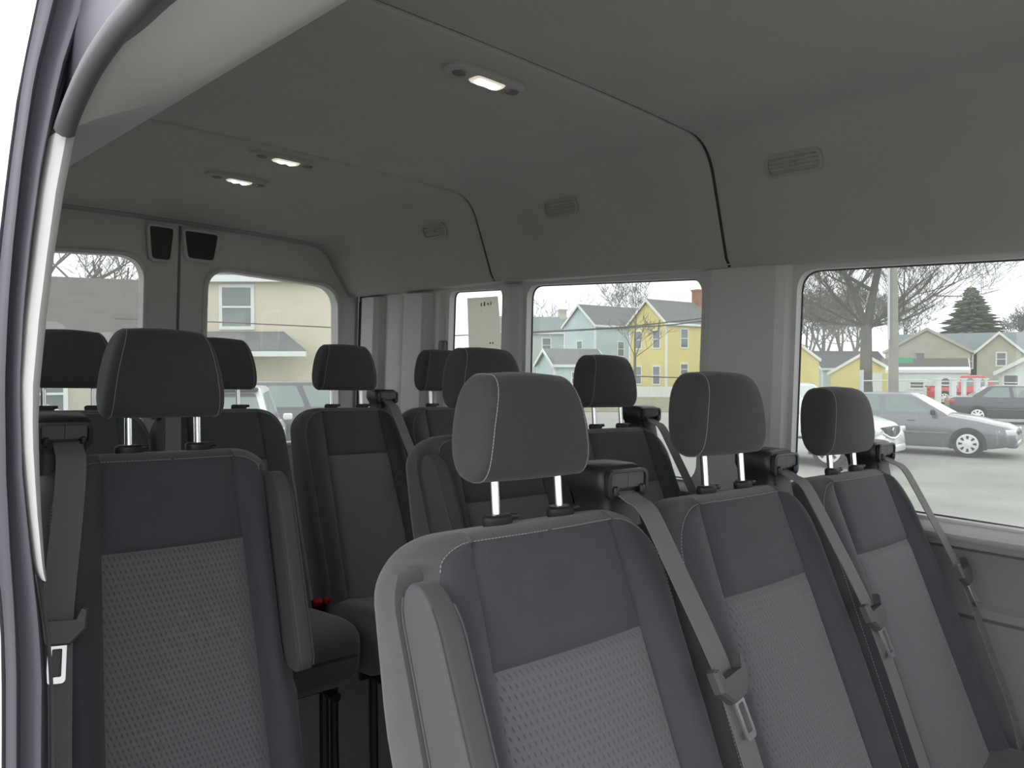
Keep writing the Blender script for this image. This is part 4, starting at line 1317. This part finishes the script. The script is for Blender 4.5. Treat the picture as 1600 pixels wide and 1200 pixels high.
# ---- houses. House frame: front wall along X, Y away, origin at the middle of the ground plan.
def house(name, label, M, wx, dy, he, hr, wall, roof_m, ridge='x', over=0.35, windows=(), chimney=None, trim='white_paint', corners=True, door=None, root=None, off=None):
    n0 = set(o.name for o in root.children) if root else set()
    if root is None:
        root = empty(name, M)
        tag(root, label, 'house')
    a, d = wx / 2, dy / 2
    mb = MB()
    if ridge == 'x':
        sec = [(-d, 0), (d, 0), (d, he), (0, hr), (-d, he)]
        mb.loft([[(-a, y, z) for y, z in sec], [(a, y, z) for y, z in sec]])
    else:
        sec = [(-a, 0), (a, 0), (a, he), (0, hr), (-a, he)]
        mb.loft([[(x, -d, z) for x, z in sec], [(x, d, z) for x, z in sec]])
    mb.build('wall', wall, root, smooth=False)
    half = d if ridge == 'x' else a
    ln = (a if ridge == 'x' else d) + over
    sl = (hr - he) / half
    for s in (-1, 1):
        p = [(0, hr + 0.04), (s * (half + over), he - sl * over + 0.04), (s * (half + over), he - sl * over + 0.20), (0, hr + 0.20)]
        mb = MB()
        f = (lambda u, q: (u, q[0], q[1])) if ridge == 'x' else (lambda u, q: (q[0], u, q[1]))
        mb.loft([[f(-ln, q) for q in p], [f(ln, q) for q in p]])
        mb.build('roof', roof_m, root, smooth=False)
        # eave fascia and rake boards
        mb = MB()
        e = (s * (half + over + 0.02), he - sl * over + 0.08)
        mb.box(f(0, e), (2 * ln, 0.05, 0.24) if ridge == 'x' else (0.05, 2 * ln, 0.24)); mb.build('fascia', trim, root, smooth=False)
        for u in (-ln - 0.03, ln + 0.03):
            q = [(0, hr - 0.10), (s * (half + over), he - sl * over - 0.10), (s * (half + over), he - sl * over + 0.20), (0, hr + 0.20)]
            mb = MB(); mb.loft([[f(u - 0.03, k) for k in q], [f(u + 0.03, k) for k in q]]); mb.build('rake_board', trim, root, smooth=False)
    if corners:
        for sx in (-1, 1):
            for sy in (-1, 1):
                mb = MB(); mb.box((sx * a, sy * d, he / 2), (0.18, 0.18, he)); mb.build('corner_board', trim, root, smooth=False)
    for face, u, z, ww, hh in windows:
        # face: 'f' front (-Y), 'l' (-X), 'r' (+X)
        R = {'f': Matrix.Translation((u, -d, z)), 'l': Matrix.Translation((-a, u, z)) @ Matrix.Rotation(-math.pi / 2, 4, 'Z'), 'r': Matrix.Translation((a, u, z)) @ Matrix.Rotation(math.pi / 2, 4, 'Z')}[face]
        o = [(x, zz) for x, zz in ((-ww / 2 - .12, -hh / 2 - .12), (ww / 2 + .12, -hh / 2 - .12), (ww / 2 + .12, hh / 2 + .12), (-ww / 2 - .12, hh / 2 + .12))]
        i = [(x, zz) for x, zz in ((-ww / 2, -hh / 2), (ww / 2, -hh / 2), (ww / 2, hh / 2), (-ww / 2, hh / 2))]
        mb = MB(); mb.loft([[(x, 0.02, zz) for x, zz in o], [(x, -0.07, zz) for x, zz in o], [(x, -0.07, zz) for x, zz in i], [(x, 0.0, zz) for x, zz in i]], False, False)
        mb.box((0, -0.05, 0), (ww, 0.05, 0.07))
        wn = mb.build('window', trim, root, R, smooth=False)
        for k in (-1, 1):
            mb = MB(); mb.box((0, -0.02 - 0.01 * (k > 0), k * hh / 4), (ww, 0.02, hh / 2 - 0.05)); mb.build('pane', 'house_glass', wn, smooth=False)
    if door:
        face, u, ww, hh, m = door
        mb = MB(); mb.box((u, -d - 0.02, hh / 2), (ww, 0.06, hh)); dd = mb.build('door', m, root, smooth=False)
        mb = MB(); mb.loft([[(u + x, -d - 0.06, z) for x, z in ((-ww / 2 - .1, 0), (-ww / 2, 0), (-ww / 2, hh), (ww / 2, hh), (ww / 2, 0), (ww / 2 + .1, 0), (ww / 2 + .1, hh + .1), (-ww / 2 - .1, hh + .1))], [(u + x, -d + 0.01, z) for x, z in ((-ww / 2 - .1, 0), (-ww / 2, 0), (-ww / 2, hh), (ww / 2, hh), (ww / 2, 0), (ww / 2 + .1, 0), (ww / 2 + .1, hh + .1), (-ww / 2 - .1, hh + .1))]])
        mb.build('door_frame', trim, dd, smooth=False)
    if chimney:
        cx, cy, z0, z1, sz, m = chimney
        mb = MB(); mb.box((cx, cy, (z0 + z1) / 2), (sz, sz, z1 - z0)); mb.box((cx, cy, z1), (sz + 0.15, sz + 0.15, 0.2)); mb.build('chimney', m, root, smooth=False)
    if off is not None:
        for o in root.children:
            if o.name not in n0:
                o.matrix_basis = off @ o.matrix_basis
    return root
# yellow gabled house: near corner at px 1041
ang = 37
ux, uy = math.cos(math.radians(ang)), math.sin(math.radians(ang))
def from_corner(px, Y, wx, dy, deg):
    """house centre from its near left corner (front wall runs away to the right at deg)"""
    X = ox(px, Y)
    c, s = math.cos(math.radians(deg)), math.sin(math.radians(deg))
    return at(X + c * wx / 2 - s * dy / 2, Y + s * wx / 2 + c * dy / 2, 0, deg)
house('yellow_house', 'yellow clapboard two-storey house with white trim and brick chimney', from_corner(1041, 75, 11, 4.9, 37), 11, 4.9, 6.85, 9.1, 'siding_yellow', 'shingle_grey', 'x', 0.3,
      windows=[('l', -1.2, 5.2, 0.85, 1.7), ('l', 1.3, 5.2, 0.85, 1.7), ('l', -1.2, 1.6, 0.85, 1.7), ('l', 1.3, 1.6, 0.85, 1.7), ('f', -2.9, 5.3, 1.0, 1.8), ('f', -2.9, 2.2, 1.0, 1.0)], chimney=(2.2, 0, 8.0, 10.6, 0.9, 'brick_red'))
house('blue_house', 'pale blue two-storey gabled house beside the yellow house', from_corner(930, 86, 12, 5.2, 37), 12, 5.2, 7.3, 9.55, 'siding_blue', 'shingle_grey', 'x', 0.3,
      windows=[('l', 0.0, 4.6, 0.8, 1.7), ('f', -2, 4.6, 0.9, 1.6)], chimney=(5.0, 0, 8.8, 10.6, 0.9, 'pole_wood'))
house('white_house', 'pale grey-white house with blue-grey roof beyond the pale blue house', from_corner(760, 94, 15, 7, 14), 15, 7, 6.9, 8.9, 'siding_white', 'shingle_blue', 'x', 0.3,
      windows=[('f', 0.2, 5.3, 1.0, 1.7), ('f', 4.2, 5.3, 1.0, 1.7)], chimney=(3.4, 0, 8.0, 10.0, 0.9, 'stucco'))
house('low_porch_house', 'low white annexe with grey gabled roof in front of the pale blue house', at(ox(893, 70), 71, 0, 20), 5.0, 4, 2.6, 3.9, 'siding_blue', 'shingle_grey', 'x', 0.3, windows=[('f', 0, 1.4, 1.6, 1.0)])
# far right group
house('yellow_garage', 'small yellow garage with white gable trim behind the bare tree', at(ox(1348, 74), 74, 0, -24.7), 5.6, 6, 1.85, 3.60, 'siding_yellow', 'shingle_dark', 'y', 0.25, door=('f', 1.1, 0.9, 1.75, 'white_paint'), corners=False)
house('yellow_shed', 'narrow yellow outbuilding beside the yellow garage', at(ox(1240, 74), 74, 0, -20), 4.4, 5, 3.1, 4.9, 'siding_yellow', 'shingle_dark', 'y', 0.15, corners=False)
house('grey_roof_house', 'house with dark grey roof beyond the yellow garage', at(ox(1322, 96), 97, 0, 8), 9.0, 6, 2.4, 4.4, 'siding_white', 'shingle_dark', 'x', 0.3)
house('brown_roof_house', 'bungalow with a brown-grey roof beyond the utility pole', at(ox(1425, 74), 74, 0, -28), 8.5, 6, 2.0, 3.05, 'stucco', 'shingle_brown', 'x', 0.4, corners=False)
house('white_bungalow', 'long low white building with grey windows behind the posts', at(ox(1448, 62), 62, 0, -28), 5.6, 4, 1.92, 2.15, 'white_rough', 'white_rough', 'x', 0.1, windows=[('f', -0.7, 0.9, 0.9, 0.45), ('f', 1.2, 1.2, 0.7, 0.5)], corners=False)
sh = house('stucco_house', 'large grey-green stucco house with steep gables behind the red truck', at(ox(1520, 80), 82, 0, -31), 13.0, 6, 4.1, 5.9, 'stucco', 'shingle_blue', 'x', 0.25, corners=False)
house('', '', None, 7.6, 5, 4.0, 6.25, 'stucco', 'shingle_blue', 'y', 0.2, windows=[('f', -0.6, 3.2, 0.7, 1.3)], corners=False, trim='stucco', root=sh, off=T((-3.0, -4.5, 0)))
house('', '', None, 3.7, 4, 4.0, 5.75, 'stucco', 'shingle_blue', 'y', 0.25, windows=[('f', -2.6, 3.0, 0.7, 1.3), ('f', 0.2, 3.2, 0.7, 1.2)], corners=False, root=sh, off=T((3.2, -4.0, 0)))
house('dark_roof_garage', 'white garage with dark hipped roof near the black sedan', at(ox(1630, 55), 55, 0, -34), 5.2, 6, 1.95, 3.45, 'white_rough', 'shingle_dark', 'y', 0.3, windows=[('f', -1.9, 1.2, 0.8, 1.0)], corners=False)
# behind the van
hb = house('beige_house', 'beige clapboard house with white sash window behind the van', at(ox(420, 28), 31.0, 0, 0), 7.0, 6, 5.45, 7.4, 'siding_beige', 'shingle_grey', 'x', 0.3, windows=[('f', -1.15, oz(480, 28), 1.05, 1.42)])
# porch roof on the beige house (local frame origin at (ox(420,28),31), front wall at y=-3)
mb = MB()
zr0, ze0 = oz(517, 27.6), oz(547, 26.6)
pr = [(-3.4, -3.0, zr0), (0.55, -3.0, zr0), (1.75, -4.4, ze0), (-3.4, -4.4, ze0)]
mb.loft([[Vector(p) for p in pr], [Vector(p) - Vector((0, 0, 0.10)) for p in pr]])
po = mb.build('porch_roof', 'shingle_grey', hb, smooth=False)
mb = MB(); mb.box((-0.83, -4.4, ze0 - 0.13), (5.15, 0.10, 0.18)); mb.build('porch_fascia', 'white_paint', po, smooth=False)
for x in (-3.3,):
    mb = MB(); mb.box((x, -4.3, (ze0 - 0.2) / 2), (0.14, 0.14, ze0 - 0.2)); mb.build('porch_post', 'white_paint', hb, smooth=False)
house('low_house', 'low cream house with brown-grey shingle roof behind the van', at(-18.5, 24.4, 0, 22), 12.0, 7, 2.75, 4.95, 'siding_cream', 'shingle_brown', 'x', 0.35, windows=[('f', 3.6, 1.3, 1.1, 1.2)], door=('f', 1.6, 0.95, 2.0, 'siding_blue'))

# ---- trees
def branch(mb, p, d, L, r, depth, rnd, spread=0.55, up=0.12, n=6, kids=(3, 4), rmin=0.0):
    steps = 4 if depth > 1 else 3
    pts, rs = [p.copy()], [r]
    dd = d.copy()
    for k in range(steps):
        dd = (dd + Vector((rnd.uniform(-1, 1), rnd.uniform(-1, 1), rnd.uniform(-.6, 1) * 0.6)) * 0.16 + Vector((0, 0, up * 0.4))).normalized()
        p = p + dd * (L / steps)
        pts.append(p.copy()); rs.append(max(rmin, r * (1 - 0.55 * (k + 1) / steps)))
    mb.tube(pts, rs, n if depth > 2 else (4 if depth > 1 else 3), caps=False)
    if depth == 0: return
    for i in range(rnd.randint(*kids)):
        t = rnd.uniform(0.35, 1.0)
        k = min(steps - 1, int(t * steps))
        q = pts[k].lerp(pts[k + 1], t * steps - k) if k < steps else pts[-1]
        ax = Vector((rnd.uniform(-1, 1), rnd.uniform(-1, 1), rnd.uniform(-.35, .8))).normalized()
        nd = (dd * (1 - spread) + ax * spread * 1.25 + Vector((0, 0, up))).normalized()
        branch(mb, q, nd, L * rnd.uniform(.5, .8), rs[k + 1] * rnd.uniform(.5, .75), depth - 1, rnd, spread, up, n, kids, rmin)
def bare_tree(label, X, Y, h, r, depth, seed, limbs=None, m='bark', kids=(3, 4), lean=0.0):
    rnd = random.Random(seed)
    root = empty('bare_tree', at(X, Y))
    tag(root, label, 'tree', 'bare winter trees around the car park')
    mb = MB()
    th = h * 0.36
    mb.tube([(0, 0, -0.1), (lean * .3, 0, th * .3), (lean * .7, 0, th * .7), (lean, 0, th)], [r * 1.25, r, r * .92, r * .85], 10)
    mb.build('trunk', m, root)
    mb = MB()
    top = Vector((lean, 0, th - r))
    for (dx, dy, dz, L, rr) in limbs or [(rnd.uniform(-.6, .6), rnd.uniform(-.6, .6), 1, h * .42, r * .6) for _ in range(4)]:
        branch(mb, top, Vector((dx, dy, dz)).normalized(), L, rr, depth, rnd, kids=kids, rmin=0.00022 * Y)
    mb.build('branches', m, root)
    return root
bare_tree('tall bare tree with a forked trunk standing by the yellow garage', ox(1353, 44), 44, 13.5, 0.34, 4, 3, limbs=[(-.30, 0, 1, 5.0, .20), (.12, .1, 1, 6.0, .26), (.8, -.2, .55, 4.6, .12), (-.9, .2, .42, 4.2, .11), (.7, .3, .25, 3.6, .10), (-.6, -.4, .30, 3.4, .09), (.95, .1, .12, 4.6, .09), (-.95, .1, .05, 4.4, .08), (.5, -.6, .5, 4, .1), (-.4, .6, .6, 4, .1), (.9, -.3, .3, 5.2, .1)], kids=(4, 5))
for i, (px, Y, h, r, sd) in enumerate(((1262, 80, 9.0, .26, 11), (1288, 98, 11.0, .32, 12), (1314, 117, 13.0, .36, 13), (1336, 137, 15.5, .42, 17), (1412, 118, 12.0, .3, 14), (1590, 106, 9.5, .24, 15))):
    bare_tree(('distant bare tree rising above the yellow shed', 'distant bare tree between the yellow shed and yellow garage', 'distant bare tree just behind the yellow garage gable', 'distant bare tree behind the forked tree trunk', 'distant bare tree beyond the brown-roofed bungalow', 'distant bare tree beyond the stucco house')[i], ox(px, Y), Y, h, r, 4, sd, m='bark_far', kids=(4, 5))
bare_tree('slim bare tree in front of the yellow house', ox(992, 62), 62, 9.0, .12, 3, 21, limbs=[(.1, 0, 1, 3.4, .08), (.5, 0, .8, 2.6, .05), (-.5, 0, .9, 2.2, .04), (.6, 0, .5, 2.6, .04)])
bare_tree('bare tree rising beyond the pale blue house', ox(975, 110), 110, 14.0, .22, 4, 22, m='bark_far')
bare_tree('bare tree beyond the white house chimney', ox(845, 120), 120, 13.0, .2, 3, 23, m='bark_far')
bare_tree('bare tree spreading above the low cream house', ox(60, 40), 40, 12.0, .24, 4, 31, limbs=[(.9, 0, .55, 5.0, .16), (.3, 0, 1, 5, .2), (-.6, 0, .8, 4, .15), (.7, -.2, .2, 4.5, .1)])
bare_tree('bare twiggy tree beyond the cream house ridge', ox(185, 64), 64, 15.0, .26, 4, 32)
# evergreen
ev = empty('evergreen_tree', at(ox(1517, 92), 92))
tag(ev, 'dark conical evergreen tree behind the stucco houses', 'tree')
mb = MB(); mb.tube([(0, 0, 0), (0, 0, 12.2)], [0.3, 0.04], 8); mb.build('trunk', 'bark', ev)
mb = MB()
rnd = random.Random(5)
z = 2.0
while z < 12.1:
    f = (12.4 - z) / 10.4
    R = 6.6 * f ** 0.85 + 0.2
    for k in range(int(10 + 16 * f)):
        a = rnd.uniform(0, 2 * math.pi)
        rr = R * rnd.uniform(0.65, 1.12)
        c, s = math.cos(a), math.sin(a)
        tip = Vector((c * rr, s * rr, z - 0.10 * rr + rnd.uniform(-.1, .25)))
        base = Vector((c * 0.1, s * 0.1, z + 0.25))
        side = Vector((-s, c, 0)) * (0.16 + 0.22 * rr * 0.5)
        mid = base.lerp(tip, 0.6) + Vector((0, 0, -0.05))
        dn = Vector((0, 0, -0.25 - 0.1 * f))
        mb.add([base, mid - side, tip, mid + side, mid + dn, mid + Vector((0, 0, .12))], [(0, 1, 4), (0, 4, 3), (1, 2, 4), (4, 2, 3), (0, 5, 1), (0, 3, 5), (1, 5, 2), (5, 3, 2)])
    z += 0.23
mb.build('foliage', 'needles', ev, smooth=False)

# ---- street furniture
pl = empty('utility_pole', at(ox(1394.5, 30), 30))
tag(pl, 'weathered wooden utility pole rising beside the bare tree', 'pole')
mb = MB(); mb.tube([(0.06, 0, -0.1), (0.0, 0, 5), (-0.08, 0, 11)], [0.19, 0.17, 0.13], 12); mb.build('shaft', 'pole_wood', pl)
mb = MB(); mb.tube([(-0.22, -0.12, 3.2), (-0.26, -0.12, 9)], 0.045, 8); mb.build('conduit', 'galvanised', pl)
mb = MB(); mb.box((-0.05, 0, 10.2), (2.4, 0.12, 0.14)); mb.build('crossarm', 'pole_wood', pl, smooth=False)
sg = empty('street_sign', at(ox(1401, 31.5), 31.5))
tag(sg, 'green street name sign on a thin post behind the utility pole', 'sign')
mb = MB(); mb.tube([(0, 0, 0), (0, 0, 2.6)], 0.03, 8); mb.build('post', 'galvanised', sg)
mb = MB(); mb.box((0.33, -0.04, oz(563, 31.5)), (0.62, 0.02, 0.22)); mb.build('name_plate', 'sign_green', sg, smooth=False)
mb = MB(); mb.box((-0.1, 0.03, oz(576, 31.5)), (0.02, 0.5, 0.2)); mb.build('cross_plate', 'sign_green', sg, smooth=False)
gp_ = empty('fence_post', at(ox(1346, 36), 36))
tag(gp_, 'grey galvanised fence post in front of the bare tree', 'post')
mb = MB(); mb.tube([(0, 0, 0), (0, 0, oz(578, 36))], 0.10, 10); mb.build('tube', 'galvanised', gp_)
mb = MB(); mb.tube([(0, 0, oz(595, 36)), (4.2, 2, oz(595, 36))], 0.035, 6); mb.build('rail', 'galvanised', gp_)
pm = None
for px, wd in ((1466, .20), (1489, .22), (1506, .16), (1527, .20), (1541, .10)):
    zt = oz(592, 36)
    mb = MB(); mb.box((0, 0, zt / 2), (wd, wd, zt)); mb.box((0, 0, zt), (wd + .08, wd + .08, 0.06))
    tag(mb.build('white_post', 'white_rough', None, at(ox(px, 36), 36), smooth=False), 'square white post in the row in front of the red truck', 'post', 'white posts in front of the red truck')
mb = MB(); mb.tube([(ox(1440, 36.2), 0, 0), (ox(1560, 36.2), 0, 0)], 0.03, 6)
tag(mb.build('post_rail', 'white_rough', None, OUT @ T((0, 36.2, oz(596, 36.2)))), 'thin white rail running behind the row of white posts', 'rail')
fe = empty('white_fence', at(ox(1010, 58), 58))
tag(fe, 'low white board fence in front of the yellow house', 'fence')
bm = None
for k in range(-24, 40):
    if bm is None:
        mb = MB(); mb.box((0, 0, oz(604, 58) / 2), (0.18, 0.03, oz(604, 58))); bm = mb.mesh('board', 'white_paint', False)
    link('board', bm, fe, T((k * 0.19, 0, 0)))
mb = MB(); mb.box((1.5, 0.04, 0.45), (12.2, 0.05, 0.09)); mb.build('fence_rail', 'white_paint', fe, smooth=False)
for lab, pts, Y in (
    ('overhead cable crossing before the yellow and blue houses', [(640, 528), (845, 518), (960, 512), (1040, 504), (1105, 496), (1250, 472)], 42),
    ('slim overhead cable below the eaves of the yellow house', [(820, 521), (980, 512), (1045, 508), (1105, 501), (1250, 486)], 43),
    ('low cable strung in front of the yellow house door', [(960, 585), (1000, 588), (1060, 590), (1150, 590)], 55),
    ('cable strung across the wall of the beige house', [(180, 498), (330, 503), (420, 507), (522, 512), (700, 522)], 22)):
    P_ = spline([Vector((ox(px, Y), 0, oz(py, Y))) for px, py in pts], 5)
    mb = MB(); mb.tube(P_, 0.00085 * Y, 6)
    tag(mb.build('overhead_cable', 'cable', None, OUT @ T((0, Y, 0))), lab, 'cable', 'overhead cables')
